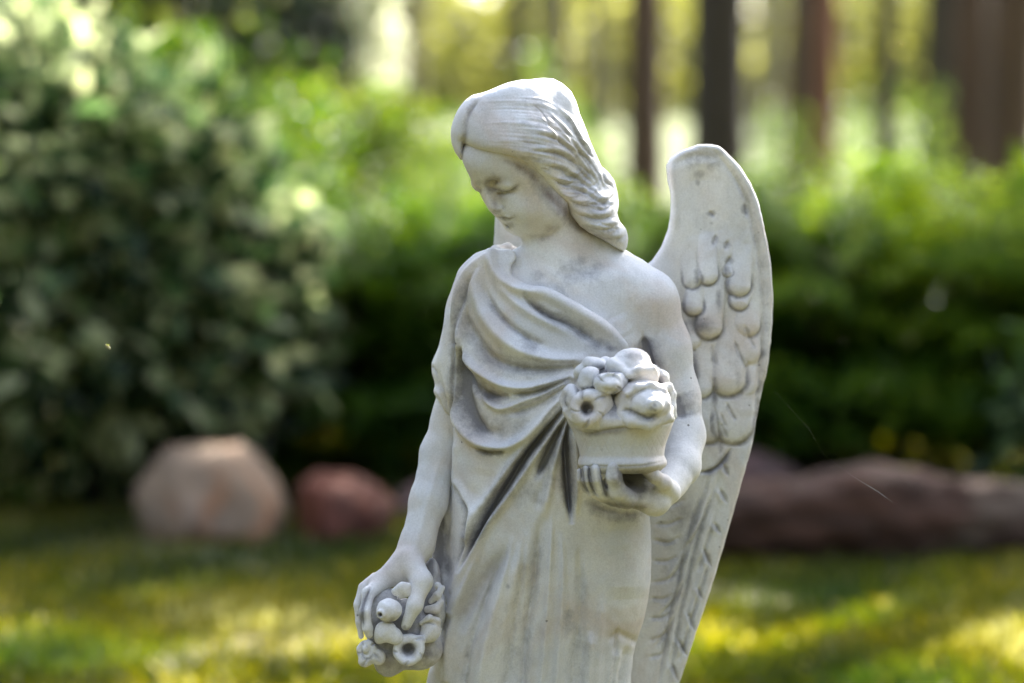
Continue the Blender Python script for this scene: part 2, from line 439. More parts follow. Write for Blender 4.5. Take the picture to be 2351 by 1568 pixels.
# nose
b.cone(HP(1112, 432, 0, 106, 0), HP(1131, 474, 2, 134, -52), 9, 12.5, 18)
b.ell(HP(1132, 477, 2, 132, -56), (13, 13, 11), HR, 8)
b.ell(HP(1143, 480, 14, 122, -60), (9, 12, 8), HR, 8)      # nostril wings
b.ell(HP(1125, 480, -10, 122, -60), (8, 10, 7), HR, 8)
# brow ridges
b.cone(HP(1122, 402, 8, 108, 22), HP(1190, 398, 72, 80, 22), 12, 9, 24)
b.cone(HP(1104, 406, -8, 108, 22), HP(1090, 400, -60, 84, 22), 12, 9, 22)
# eye sockets, then closed lids
b.ell(HP(1134, 421, 22, 124, -2), (14, 11, 11), HR, 22, 'sub')
b.ell(HP(1164, 442, 46, 112, -20), (27, 10, 8), HR, 10, 'sub')
b.ell(HP(1099, 428, -26, 124, -6), (15, 13, 11), HR, 10, 'sub')
b.ell(HP(1164, 421, 46, 82, -2), (31, 24, 19), HR, 10)
b.ell(HP(1095, 424, -38, 88, -4), (20, 18, 16), HR, 8)
# lips
b.ell(HP(1157, 492, 4, 111, -92), (20, 11, 7), HR, 8)
b.ell(HP(1163, 505, 6, 108, -106), (17, 11, 7), HR, 7)
b.ell(HP(1172, 514, 6, 114, -122), (16, 8, 6), HR, 10, 'sub')
b.ell(HP(1196, 478, 60, 76, -60), (34, 34, 36), HR, 30)     # cheek (her left)
fc = [(960, 300), (1052, 335), (1056, 352), (1063, 374), (1074, 395), (1078, 408), (1080, 421), (1089, 436), (1099, 448), (1110, 464), (1118, 477), (1127, 486), (1136, 493), (1143, 499), (1148, 505), (1153, 512), (1158, 522), (1166, 530), (1178, 537), (1196, 542), (1196, 560), (1140, 575), (960, 575)]
sdf_ = b.polymap(fc, -110)
b.clip(np.broadcast_to(np.minimum(-sdf_, 60)[:, None, :], b.F.shape), 9)

# ---- her left hand under the basket (picture right)
hw, hd_ = (1528, 1128), -150
b.cone(P(1545, 1105, -100), P(1505, 1150, -185), 36, 33, 14, sy=0.8)
b.cone(P(1500, 1148, -185), P(1415, 1128, -215), 31, 27, 16, sy=0.8)       # palm
b.ell(P(1450, 1112, -160), (66, 44, 34), None, 12)
b.chain([P(1440, 1145, -226), P(1418, 1128, -262), P(1410, 1094, -284), P(1408, 1074, -288)], [24, 19, 17, 14], 8)   # index
b.chain([P(1424, 1150, -215), P(1382, 1132, -248), P(1369, 1100, -272), P(1367, 1077, -276)], [17, 13.5, 12.5, 11], 3)
b.chain([P(1410, 1148, -202), P(1360, 1130, -232), P(1347, 1102, -252), P(1345, 1079, -256)], [16, 12.5, 11, 10], 3)
b.chain([P(1395, 1140, -190), P(1346, 1122, -216), P(1334, 1100, -232), P(1332, 1082, -234)], [14, 10, 9, 8], 3)
b.chain([P(1540, 1130, -170), P(1524, 1108, -215), P(1500, 1092, -240), P(1484, 1081, -246)], [24, 17, 14.5, 12], 10)      # thumb
# ---- her right hand over the flowers (picture left)
b.cone(P(957, 1250, -26), P(925, 1310, -50), 38, 36, 18, sy=0.75)
b.cone(P(925, 1305, -50), P(862, 1338, -60), 30, 20, 20, sy=0.9)
b.chain([P(880, 1336, -62), P(846, 1362, -95), P(838, 1405, -118), P(844, 1442, -118), P(848, 1457, -114)], [19, 14, 12.5, 11, 9], 8)
b.chain([P(862, 1332, -50), P(834, 1348, -64), P(821, 1388, -76), P(824, 1428, -78), P(829, 1462, -74)], [17, 11.5, 9.5, 8, 6.5], 3)
b.chain([P(862, 1330, -38), P(836, 1350, -36), P(826, 1392, -42), P(829, 1430, -42)], [16, 11, 10, 8], 3)
b.chain([P(862, 1330, -25), P(840, 1352, -12), P(831, 1390, -12), P(834, 1420, -12)], [15, 10, 9, 8], 3)
b.chain([P(940, 1285, -55), P(968, 1335, -92), P(952, 1390, -118), P(932, 1436, -116)], [30, 24, 17, 12], 12)   # thumb

rb = Relief(780, 150, 1700, 1480, 1.3)
# neck and collarbones, armpit
rb.stroke([(1260, 610), (1300, 628), (1350, 622), (1400, 600)], 16, -3, 0.25, 1.3)
rb.stroke([(1225, 615), (1235, 640), (1262, 655)], 12, 3)
rb.stroke([(1290, 655), (1350, 650), (1420, 640)], 22, 3.5)
rb.stroke([(1262, 640), (1280, 668), (1290, 700)], 14, -3, 0.25)
rb.smudge((1330, 600), (36, 22), 0.38, 0.1); rb.smudge((1235, 632), (22, 14), 0.36)
rb.stroke([(1478, 772), (1484, 800), (1490, 840)], (7, 12, 16), -16, 0.9, 1.2, (0.3, 1))
rb.stroke([(1452, 700), (1470, 740), (1478, 780)], 24, -4)
rb.stroke([(1398, 735), (1425, 780)], 40, 5)
# inside of the elbow
rb.stroke([(1548, 905), (1562, 935), (1566, 965)], 17, -6, 0.75, 1.2, (0.2, 0.2))
# sinews of the arms
rb.stroke([(1012, 1050), (985, 1140), (962, 1230), (940, 1290)], 10, 2); rb.stroke([(1000, 1040), (968, 1150), (945, 1230)], 12, -2)
# finger gaps
for q in (c5((338, 1035), (345, 1110), (365, 1190), (400, 1240)), c5((396, 1045), (402, 1130), (430, 1220), (450, 1245)), c5((490, 1045), (500, 1120), (520, 1220), (545, 1270))):
    rb.stroke(q, 3.2, -4, 0.7, 1.7, (0.8, 0.4))
rb.stroke(c5((640, 1060), (690, 1120), (760, 1170), (850, 1190)), 15, -5, 0.95, 1.3, (0.6, 0.4), warm=0.4); rb.smudge((1456, 1098), (40, 22), 0.9, 0.5)  # shade of the recess under the basket painted onto the palm
rb.stroke(c5((470, 1290), (600, 1320), (780, 1335), (860, 1330)), 10, 0, 0.5, 1.0, warm=0.7)
rb.stroke(c3((272, 880), (210, 1040), (215, 1180)), 2.8, -4, 0.8, 1.6)
rb.stroke(c3((500, 1150), (520, 1195), (560, 1170)), 3, -1, 0.5)
# face: eyes, nose, mouth, stains, painted lid and nostril shade
rb.stroke(c1((480, 880), (520, 902), (565, 918), (615, 920), (660, 897), (700, 862)), 2.6, -3.0, 0.5, 1.6, (0.5, 0.4), warm=0.4)
rb.stroke(c1((455, 862), (478, 836), (525, 832), (570, 850)), 6.0, -1.2, 0.25, 1.5, (0.8, 0.0), warm=0.5)
rb.stroke(c1((468, 890), (500, 905), (540, 908)), 6, -1.0, 0.25, 1.3, (0.8, 0.2), warm=0.7)
rb.stroke(c1((520, 875), (570, 870), (625, 875), (660, 862)), 8, 3.0, ends=(0.3, 0.3))
rb.stroke(c1((372, 890), (400, 908), (432, 912)), 2.4, -2.6, 0.45, 1.6)
rb.stroke(c1((375, 862), (402, 850), (428, 872)), 3.5, -1.6, 0.25, 1.4)
rb.smudge((1146, 446), (16, 18), 0.15, 0.7); rb.smudge((1137, 464), (8, 22), 0.1, 0.6); rb.smudge((1170, 438), (16, 6), 0.3, 0.3); rb.smudge((1145, 416), (16, 9), 0.2, 0.6)
rb.stroke(c1((450, 880), (468, 950), (495, 1030)), 6, 2.5)
rb.stroke(c1((520, 910), (555, 980), (585, 1040)), 9, -2.2)
rb.stroke(c1((500, 1050), (535, 1068), (572, 1052)), 3.2, -3, 0.32, 1.3, warm=0.4)
rb.stroke(c1((565, 1010), (583, 1035), (575, 1055)), 3, -1.5, 0.2)
rb.stroke(c1((548, 1088), (590, 1094), (640, 1106)), 3.6, 2.2, ends=(0.6, 0.1)); rb.stroke(c1((572, 1124), (610, 1130), (645, 1124)), 4.0, 2.4, ends=(0.6, 0.1))
rb.stroke(c1((535, 1100), (565, 1108), (590, 1106), (625, 1114), (660, 1108)), 1.8, -2.6, 0.42, 1.6, (0.6, 0.8), warm=0.4)
rb.stroke(c1((590, 1158), (625, 1160), (660, 1145)), 6, -2.4, 0.3, 1.0)
rb.stroke([(1204, 544), (1240, 546), (1272, 534), (1290, 508)], 7, -4, 0.15, 1.2, (0.5, 0.2), warm=0.3)
rb.smudge((1166, 514), (12, 5), 0.12, 0.2); rb.smudge((1182, 497), (9, 9), 0.25, 0.2)
# hairline shadow-dirt and jaw
rb.stroke(c1((560, 690), (640, 710), (740, 760), (800, 800), (860, 880), (920, 950), (990, 1020), (1060, 1090), (1130, 1170), (1220, 1220)), (5, 12, 9), -2, 0.35, 1.2, (0.2, 0.6), warm=1.0)
rb.smudge((1284, 468), (12, 26), 0.3, 1.0)
rb.smudge((1262, 527), (14, 10), 0.2, 0.6)
vb, qb = b.mesh()
body = finish('body', vb, qb, STAT, rb, 1)

# ---- hair
h = Field((-175, -230, 160), (310, 210, 640), 3.4)
h.ell(H(0, -12, 46), (134, 156, 130), HR, 10)
h.ell(H(0, 30, 66), (126, 112, 96), HR, 24)
h.ell(P(1262, 262, 0), (70, 80, 82), None, 30); h.ell(P(1108, 300, -55), (84, 90, 92), None, 30); h.ell(P(1180, 255, -50), (110, 90, 80), None, 30); h.ell(P(1150, 320, -85), (70, 60, 46), None, 30)
h.cone(P(1290, 250, 10), P(1345, 420, 20), 92, 70, 30); h.cone(P(1250, 262, -10), P(1310, 300, 0), 84, 84, 30)
h.cone(P(1315, 400, 0), P(1352, 480, 10), 72, 58, 22)
h.cone(P(1350, 470, 10), P(1395, 545, 0), 56, 44, 20)
h.cone(P(1370, 430, 30), P(1392, 500, 25), 52, 48, 14)
h.cone(P(1372, 500, -10), P(1408, 548, 0), 60, 52, 18); h.cone(P(1330, 470, -20), P(1370, 520, -20), 60, 50, 18)
hp = c1((302, 590), (300, 640), (296, 705), (272, 700), (232, 655), (202, 590), (193, 520), (215, 430), (250, 340), (300, 272), (360, 233), (430, 225), (530, 187), (620, 142), (720, 111), (860, 95), (940, 105),
        (1010, 150), (1070, 210), (1100, 270), (1130, 370), (1170, 470), (1220, 590), (1275, 700), (1292, 735), (1350, 770), (1400, 830), (1433, 920), (1430, 1000), (1407, 1080),
        (1420, 1130), (1472, 1185), (1488, 1250), (1480, 1320), (1455, 1355), (1400, 1325), (1300, 1265), (1200, 1215), (1130, 1165), (1070, 1090), (1035, 1015), (960, 950), (900, 890),
        (850, 830), (800, 775), (740, 735), (660, 700), (560, 672), (460, 660), (390, 640), (330, 610))
def resample(src, dst):
    def ix(i):
        u = np.clip((dst.ax[i] - src.lo[i]) / src.v, 0, src.n[i] - 1.001); k = u.astype(int); return k, (u - k).astype(np.float32)
    (i, a), (j, c), (k, e) = ix(0), ix(1), ix(2); G = src.F
    G = G[i] * (1 - a)[:, None, None] + G[i + 1] * a[:, None, None]; G = G[:, j] * (1 - c)[None, :, None] + G[:, j + 1] * c[None, :, None]
    return G[:, :, k] * (1 - e) + G[:, :, k + 1] * e
h.F = smin(h.F, resample(b, h) - 11, 14)
sd2 = h.polymap(hp, -20)
h.clip(np.broadcast_to(sd2[:, None, :], h.F.shape), 26)
rh = Relief(1010, 160, 1480, 600, 1.2)
rh.stroke(c1((430, 236), (365, 300), (322, 380), (303, 470), (300, 560), (294, 625)), 5.0, -8, 0.22, 1.3, (0.3, 1), warm=0.3)
rh.stroke(c1((560, 500), (700, 500), (820, 540)), 16, -2.5); rh.stroke(c1((480, 420), (620, 400), (800, 440)), 20, 2.5); rh.stroke(c1((700, 560), (820, 575), (930, 600)), 9, -3, 0.2)
rh.stroke(c1((470, 250), (410, 300), (365, 380), (340, 470)), 10, -1.5)
hl = [((900, 330), (1000, 440), (1080, 560), (1180, 660), (1250, 760), (1295, 850)), ((960, 300), (1060, 400), (1120, 520), (1200, 640), (1265, 740)),
      ((800, 470), (950, 510), (1060, 600), (1130, 700), (1225, 790), (1262, 880)), ((780, 600), (950, 610), (1060, 660), (1150, 760), (1230, 850)),
      ((850, 700), (1000, 730), (1100, 790), (1200, 870), (1262, 930)), ((900, 790), (1050, 850), (1150, 890), (1250, 950), (1370, 990)),
      ((1040, 960), (1150, 990), (1280, 975), (1390, 915)), ((1070, 1040), (1200, 1080), (1300, 1080), (1390, 1050)),
      ((1110, 1115), (1220, 1155), (1330, 1160), (1420, 1130)), ((1190, 1180), (1300, 1225), (1400, 1235), (1465, 1200))]
for i, q in enumerate(hl):
    rh.stroke(c1(*q), (6, 10, 8), 5.5 if i < 5 else 4.5, ends=(0.1, 0.5))
    rh.stroke(c1(*[(a + 8, b_ + 30) for a, b_ in q]), (3, 5, 5), -5.5, 0.4, 1.2, (0.1, 0.6))
hv = random.Random(3)
for k in range(22):        # fine combed strands following the sweep
    t = k / 21
    y0 = 250 + 400 * t + hv.uniform(-8, 8)
    q = [(430 + 60 * t + hv.uniform(-40, 60), y0), (640, y0 - 6 + 12 * t), (860, y0 + 10 + 30 * t), (1010, y0 + 90 - 10 * t), (1110, y0 + 210 - 90 * t), (1200, y0 + 340 - 150 * t)]
    q = q[hv.randint(0, 1):]
    rh.stroke(c1(*q), (2.4, 4.5, 4.5), hv.choice((-1.5, -0.8, 0.8, 1.3)), 0.1 if k % 3 else 0.2, 1.2, (0.0, 0.8))
for k in range(26):        # waves at the nape
    t = (k + hv.uniform(-.5, .5)) / 25; x0, y0 = 880 + 330 * t + hv.uniform(-60, 120), 740 + 440 * t
    L = hv.uniform(90, 300); ph = hv.uniform(-1, 1)
    q = [(x0, y0), (x0 + L * .35, y0 + 30 * ph + 22), (x0 + L * .7, y0 + 26 + 10 * ph), (x0 + L * .95, y0 - 26 + 24 * ph)]
    wd_ = hv.uniform(2.6, 6.0); rh.stroke(c1(*q), (wd_ * .5, wd_, wd_ * .6), hv.choice((-1, 1, -1)) * wd_ * 0.62, 0.3, 1.1, (0.1, 0.2))
for k in range(15):        # long locks along the back of the head
    x0, y0 = hv.uniform(780, 1150), 0; y0 = 330 + (x0 - 780) * 0.75 + hv.uniform(-60, 90); L = hv.uniform(120, 300); sl_ = hv.uniform(0.8, 1.3)
    q = [(x0, y0), (x0 + L * .4, y0 + L * .25 * sl_), (x0 + L * .7, y0 + L * .62 * sl_), (x0 + L * .9, y0 + L * .95 * sl_)]
    wd_ = hv.uniform(2.4, 5.5); rh.stroke(c1(*q), (wd_ * .4, wd_, wd_ * .5), hv.choice((-1, 1, -1)) * wd_ * 0.6, 0.22, 1.1, (0.0, 0.2))
rh.stroke(c1((1285, 640), (1300, 740), (1318, 840), (1372, 880), (1398, 950), (1392, 1040), (1365, 1070)), 4.5, -7, 0.3, 1.2, (0.1, 0.5))
rh.stroke(c1((1330, 800), (1385, 850), (1415, 930), (1410, 1000)), 3.0, -3)
rh.stroke(c1((350, 575), (400, 625), (520, 655), (640, 665), (760, 655)), 11, 3.5)
rh.smudge(c1((930, 390))[0], (18, 11), 0.42); rh.smudge(c1((900, 260))[0], (40, 12), 0.3); rh.smudge(c1((1110, 930))[0], (20, 12), 0.4, 0.35)
rh.smudge(c1((1240, 1060))[0], (34, 24), 0.30, 0.3); rh.smudge(c1((1300, 1240))[0], (26, 12), 0.3, 0.6)
for (x, y) in ((980, 640), (1060, 780), (1150, 1010), (1200, 1110)): rh.smudge(c1((x, y))[0], (22, 8), 0.3)
Xh, Yh = np.meshgrid(rh.x0 + rh.r * np.arange(rh.nx), rh.y0 + rh.r * np.arange(rh.ny), indexing='ij')
rh.h *= np.clip(-polysd(Xh, Yh, np.array(hp)) / 26 + 0.1, 0.12, 1)
rh.h *= 0.85
vh, qh = h.mesh()
hair = finish('hair', vh, qh, STAT, rh, 1)

# ---- robe
r = Field((-210, -180, -1730), (350, 230, 220), 5.0)
rows = [(575, 1110, 1215, 8, 62), (600, 1085, 1330, 6, 80), (640, 1066, 1480, 5, 98), (700, 1056, 1508, 4, 113), (760, 1050, 1510, 4, 124), (860, 1046, 1500, 8, 128),
        (960, 1044, 1480, 12, 124), (1060, 1040, 1478, 18, 122), (1120, 1038, 1486, 22, 124), (1180, 1034, 1492, 28, 128), (1260, 1028, 1495, 38, 132), (1330, 1022, 1494, 46, 132),
        (1390, 1012, 1486, 54, 130), (1448, 1000, 1471, 60, 126), (1470, 996, 1460, 62, 124), (1491, 992, 1456, 64, 122), (1548, 982, 1449, 70, 118), (1650, 965, 1445, 80, 122),
        (1900, 930, 1440, 104, 140), (2300, 880, 1450, 140, 170), (2420, 865, 1455, 150, 185)]
r.loft(rows, 10, 2.35)
r.cone(P(1118, 640, 5), P(1090, 720, 15), 66, 64, 30)
r.loft([(620, 1075, 1120, 18, 40), (660, 1046, 1150, 18, 76), (690, 1030, 1160, 20, 84), (760, 1016, 1150, 24, 86), (800, 1006, 1130, 30, 84), (834, 990, 1116, 36, 80), (860, 992, 1108, 38, 76), (884, 1000, 1100, 40, 74),
        (899, 994, 1098, 40, 72), (925, 1004, 1090, 44, 66), (960, 1020, 1080, 48, 56), (1000, 1040, 1072, 50, 40)], 12, 2.2)
r.chain([P(1062, 1040, 60), P(1040, 1180, 62), P(1030, 1300, 70), P(1036, 1400, 80)], [38, 44, 48, 44], 14)
r.cone(P(1150, 600, 10), P(1120, 640, 8), 26, 50, 20)
rp = [(1128, 566), (1180, 562), (1186, 590), (1172, 612)] + c2((480, 175), (560, 222), (660, 262), (770, 318), (890, 388), (1000, 458), (1065, 525), (1110, 570), (1190, 620), (1300, 760)) + \
     [(1545, 960), (1560, 1200), (1560, 2500), (700, 2500), (900, 1700)] + [(982, 1548), (990, 1500), (1006, 1462), (1022, 1400), (1000, 1370), (985, 1330), (985, 1200), (1000, 1108), (1020, 1000), (1040, 970), (1011, 938), (985, 905), (975, 840), (990, 780), (1010, 690), (1040, 620), (1090, 575)]
sd2 = r.polymap(rp, -100)
r.clip(np.broadcast_to(sd2[:, None, :], r.F.shape), 10)
rr = Relief(940, 540, 1540, 1640, 1.5)
# upper folds sweeping from the shoulder to the knot under the basket
A = 1.0
rr.stroke(c2((372, 60), (385, 150), (470, 232), (560, 262), (650, 276), (760, 330), (880, 400), (990, 470), (1070, 545)), (11, 13, 13), 13, ends=(0.6, 0.5))
rr.stroke(c2((545, 282), (600, 335), (680, 385), (780, 425), (880, 490), (960, 545)), (5, 9, 12), -14, 0.55, 1.0, (0.5, 0.3))
rr.stroke(c2((360, 110), (400, 215), (480, 305), (580, 378), (700, 440), (800, 490)), 11, 7, ends=(0.7, 0.1))
rr.stroke(c2((330, 240), (385, 350), (470, 440), (570, 510), (660, 548)), (7, 8, 9), -9, 0.35, 0.7, (0.2, 0.1))
rr.stroke(c2((358, 70), (305, 140), (283, 240), (320, 360), (390, 470), (490, 555), (600, 600), (720, 622), (850, 622)), (14, 19, 14), 15, ends=(0.5, 0.4))
rr.stroke(c2((235, 260), (230, 400), (275, 500), (340, 590), (430, 640), (560, 665), (700, 662), (800, 652)), (10, 15, 9), -13, 0.42, 1.0, (0.1, 0.8))
rr.stroke(c2((335, 85), (255, 140), (205, 240), (182, 400), (198, 540), (250, 635), (335, 705), (440, 758), (560, 768), (680, 740), (812, 712)), (8, 12, 9), 14, ends=(0.4, 0.5))
rr.stroke(c2((203, 520), (222, 660), (290, 770), (370, 815), (445, 812)), (6, 13, 9), -15, 0.8, 1.0, (0.2, 0.5))
rr.stroke(c2((250, 690), (310, 790), (370, 862), (440, 880), (540, 840), (640, 805), (750, 745)), (6, 8, 8), 9, ends=(0.3, 0.5))
rr.stroke(c2((455, 800), (560, 795), (660, 770), (780, 722)), (4, 7, 6), -9, 0.5, 1.1, (0.2, 0.8))
rr.stroke(c2((420, 900), (520, 890), (620, 850), (740, 775)), (8, 12, 5), -8, 0.3, 1.0, (0.1, 0.8))
rr.stroke(c2((172, 560), (163, 720), (178, 860), (208, 960), (262, 1035), (345, 1078), (440, 1085), (520, 1050), (600, 970), (680, 880), (765, 800)), (9, 14, 8), 16, ends=(0.5, 0.5))
rr.stroke(c2((200, 570), (208, 700), (228, 830), (270, 930), (330, 1000), (400, 1010)), (8, 17, 12), -15, 0.85, 0.95, (0.3, 0.2))
rr.stroke(c2((330, 920), (420, 985), (500, 975), (590, 900)), 20, 0, 0.25, 1.0)
rr.stroke(c2((262, 1085), (330, 1108), (400, 1112), (455, 1102)), (4, 6, 4), -10, 0.6, 1.2, (0.2, 0.2))
rr.stroke(c2((480, 1110), (560, 1060), (640, 970), (700, 890), (770, 825)), 8, -3, 0.15)
rr.stroke([(1098, 620), (1068, 668), (1050, 730), (1043, 800), (1041, 880), (1044, 975)], (5, 6, 6), -13, 0.5, 1.1, (0.2, 0.8))
rr.stroke([(1030, 700), (1022, 780), (1012, 830), (1022, 880), (1030, 930)], (8, 9, 8), 5, ends=(0.1, 0.2)); rr.stroke([(992, 842), (1010, 872), (1020, 905), (1030, 940)], (3, 5, 4), -5, 0.2, 1, (0.8, 0.1)); rr.stroke([(1000, 893), (1014, 915), (1030, 955)], 4, 4)
# radiating folds below the knot
rr.stroke(c2((760, 838), (700, 900), (600, 1010), (510, 1130), (410, 1270), (300, 1420), (240, 1568)), (7, 12, 12), 10, ends=(0.5, 0.8))
rr.stroke(c2((752, 885), (650, 1010), (545, 1140), (440, 1300), (350, 1440), (285, 1568), (215, 1740)), (6, 10, 4), -24, 1.0, 1.15, (0.5, 0.1))
rr.stroke(c2((762, 905), (690, 1010), (600, 1135), (510, 1270), (420, 1400), (340, 1510), (270, 1660), (210, 1800), (160, 1960)), (6, 11, 13), 12, ends=(0.4, 0.8))
rr.stroke(c2((768, 930), (710, 1030), (655, 1150), (600, 1260)), (4, 11, 8), -17, 0.9, 1.1, (0.5, 0.1))
rr.stroke(c2((776, 960), (735, 1060), (700, 1180), (668, 1330), (640, 1480)), (5, 9, 14), 10, ends=(0.4, 0.1))
rr.stroke(c2((782, 945), (764, 1060), (768, 1200), (780, 1350), (792, 1480)), (5, 10, 6), -26, 1.0, 1.15, (0.5, 0.2))
rr.stroke(c2((812, 1000), (818, 1150), (822, 1300), (815, 1450)), (7, 9, 9), 9, ends=(0.8, 0.1))
rr.stroke(c2((600, 1180), (560, 1300), (470, 1400)), 26, 0, 0.22, 1.0)
rr.stroke(c2((690, 1200), (650, 1300), (600, 1420)), 16, -5, 0.2)
# left column of cloth with its pointed hem
rr.stroke(c2((178, 1030), (172, 1180), (166, 1300)), (8, 9, 9), 6)
rr.stroke(c3((850, 165), (905, 270), (948, 350), (950, 450), (930, 600), (880, 740)), (5, 6, 5), -7, 0.5, 1.1, (0.3, 0.3))
rr.stroke(c3((880, 160), (935, 255), (985, 350), (985, 470), (960, 600), (905, 760), (850, 900)), (9, 12, 9), 9, ends=(0.5, 0.6))
rr.stroke(c3((1090, 60), (1060, 200), (1010, 290)), 26, -5)
rr.stroke(c3((800, 430), (775, 560), (780, 700), (810, 850)), 14, -6, 0.5, 0.9)
# skirt
rr.stroke(c3((1500, 330), (1460, 520), (1430, 750), (1380, 1050), (1320, 1350), (1270, 1600)), (12, 20, 20), -9, 0.12, 1.0, (0.2, 0.8))
rr.stroke(c3((1400, 500), (1330, 720), (1230, 980), (1120, 1300), (1050, 1600)), (20, 32, 34), 9, ends=(0.1, 0.8))
rr.stroke(c3((1250, 620), (1100, 800), (960, 1000), (860, 1200)), (18, 24, 20), -9, 0.0, 1.0, (0.2, 0.2), warm=0.4)
rr.stroke(c3((1000, 800), (900, 1020), (820, 1250), (770, 1500)), 16, 7)
rr.stroke(c6((330, 500), (345, 800), (340, 1100), (300, 1350), (285, 1600)), (8, 14, 14), -10, 0.14, 1.0, (0.1, 0.9))
rr.stroke(c6((250, 950), (235, 1080), (222, 1200)), (6, 9, 8), -1.5, 0.42, 1.2, (0.2, 0.6))
rr.stroke(c6((420, 1150), (400, 1350), (370, 1600)), (12, 16, 18), 9, ends=(0.1, 1))
rr.stroke(c6((640, 350), (690, 650), (700, 900)), 55, 7)
rr.stroke(c6((560, 1250), (640, 1180), (740, 1220), (775, 1235)), 10, -4, 0.1, 1.0, (0.1, 0.8))
rr.stroke(c6((720, 1280), (690, 1400), (660, 1600)), 12, -7, 0.1, 1, (0.3, 1)); rr.stroke(c6((650, 1290), (610, 1420), (580, 1600)), 14, 7, ends=(0.2, 1))
rr.stroke(c6((345, 110), (420, 135), (500, 175), (640, 215), (760, 222), (860, 215)), 12, -2, 0.5, 1.0, warm=0.4)
rr.smudge((1004, 1260), (14, 90), 1.0); rr.smudge((1012, 1180), (8, 60), 0.9)  # dark gap between arm and cloth, its shade painted on the robe
for (x, y, a, b_, g_, w_) in ((1400, 1190, 26, 14, 0.25, 0.5), (1330, 1240, 20, 40, 0.0, 0.35), (1225, 1330, 30, 60, 0.0, 0.4), (1110, 1370, 22, 50, 0.1, 0.6), (1035, 1440, 16, 40, 0.1, 0.5), (1070, 1505, 10, 14, 0.35, 0.2),
                              (1165, 1400, 12, 30, 0.25, 0.1), (1210, 1540, 20, 60, 0.0, 0.35), (1240, 1450, 12, 30, 0.1, 0.4), (1168, 1345, 6, 9, 0.4, 0), (1420, 1300, 30, 60, 0.08, 0.2), (1215, 790, 40, 26, 0.36, 0), (1130, 820, 26, 18, 0.3, 0),
                              (1370, 790, 34, 20, 0.5, 0), (1400, 800, 18, 10, 0.5, 0), (1210, 850, 60, 16, 0.33, 0), (1110, 985, 24, 12, 0.3, 0), (1160, 960, 30, 16, 0.25, 0.1), (1290, 1060, 16, 50, 0.3, 0.2), (1150, 700, 14, 30, 0.2, 0)):
    rr.smudge((x, y), (a, b_), g_, w_ * 0.6)
for q_, w_, a_ in ((((1205, 1240), (1195, 1340), (1175, 1450), (1160, 1568)), 11, -9), (((1180, 1230), (1150, 1350), (1120, 1460), (1100, 1568)), 12, 8), (((1145, 1290), (1105, 1400), (1075, 1500), (1060, 1600)), 9, -8),
                   (((1110, 1250), (1070, 1350), (1040, 1450), (1025, 1560)), 9, 7), (((1290, 1230), (1292, 1330), (1285, 1450), (1275, 1580)), 9, 8), (((1268, 1180), (1262, 1300), (1255, 1420), (1240, 1580)), 8, 8),
                   (((1235, 1230), (1228, 1330), (1210, 1450), (1200, 1580)), 8, -8), (((1345, 1450), (1338, 1520), (1330, 1600)), 10, -9), (((1385, 1360), (1375, 1460), (1368, 1600)), 12, 6), (((1420, 1440), (1412, 1510), (1400, 1600)), 7, -7)):
    rr.stroke(q_, (w_ * .6, w_, w_ * 1.1), a_, 0.14 if a_ < 0 else 0, 1.0, (0.1, 0.9))
rr.h *= 1.42
vr, qr = r.mesh()
robe = finish('robe', vr, qr, STAT, rr, 1)

# folded pin of cloth on her right shoulder
s = Field((-70, -60, 140), (40, 120, 240), 2.5)
s.chain([P(1128, 596, 0), P(1140, 578, 20), P(1165, 572, 45), P(1186, 578, 60)], [17, 15, 13, 9], 8)
s.chain([P(1146, 580, 6), P(1152, 592, -8), P(1162, 604, -20)], [12, 8, 4], 8)
s.cone(P(1165, 590, 8), P(1180, 600, 20), 9, 8, 6, 'sub')
v_, q_ = s.mesh(); finish('shoulder_knot', v_, q_, STAT, None, 1)

# ---- wings
def wing(poly, y_at, thick, lo, hi, vox, rel, name, round_=16):
    w_ = Field(lo, hi, vox); sd2 = w_.polymap(poly, y_at(0, 0)); X, Y, Z = np.meshgrid(*w_.ax, indexing='ij', sparse=True)
    yc = y_at(X, Z); a = sd2[:, None, :] + round_; bb = np.abs(Y - yc) - (thick - round_)
    d = np.sqrt(np.maximum(a, 0) ** 2 + np.maximum(bb, 0) ** 2) + np.minimum(np.maximum(a, bb), 0) - round_
    w_.F = d.astype(np.float32) + np.zeros(w_.F.shape, np.float32)
    v_, q_ = w_.mesh(); return finish(name, v_, q_, STAT, rel, 1)
rw = Relief(1400, 310, 1800, 1640, 1.5)
# the spoon-like hollow of the upper wing inside its rim
rimR = c4((350, 100), (440, 112), (480, 150), (530, 220), (585, 310), (625, 410), (655, 540), (682, 680), (700, 850), (698, 1000), (680, 1200), (655, 1400), (625, 1568))
rw.stroke(rimR, (6, 8, 8), -5, 0.16, 1.2); rw.stroke(c4((365, 95), (460, 105), (500, 140), (560, 205), (618, 300), (660, 405), (688, 530), (716, 680), (730, 850), (730, 1000), (712, 1200), (688, 1400), (655, 1568)), 9, 5)
rw.stroke(c4((395, 180), (400, 350), (430, 500), (450, 620)), 46, -9); rw.stroke(c4((225, 210), (240, 330), (245, 430), (235, 530)), 9, 3.5)
rw.stroke(c4((225, 190), (290, 160), (360, 140), (440, 150), (480, 200)), 12, -3, 0.3, 1.3)
rw.smudge(c4((440, 180))[0], (26, 22), 0.34); rw.smudge(c4((375, 235))[0], (15, 14), 0.45); rw.smudge(c4((365, 280))[0], (8, 10), 0.4); rw.smudge(c4((430, 440))[0], (13, 8), 0.5); rw.smudge(c4((430, 490))[0], (9, 5), 0.35)
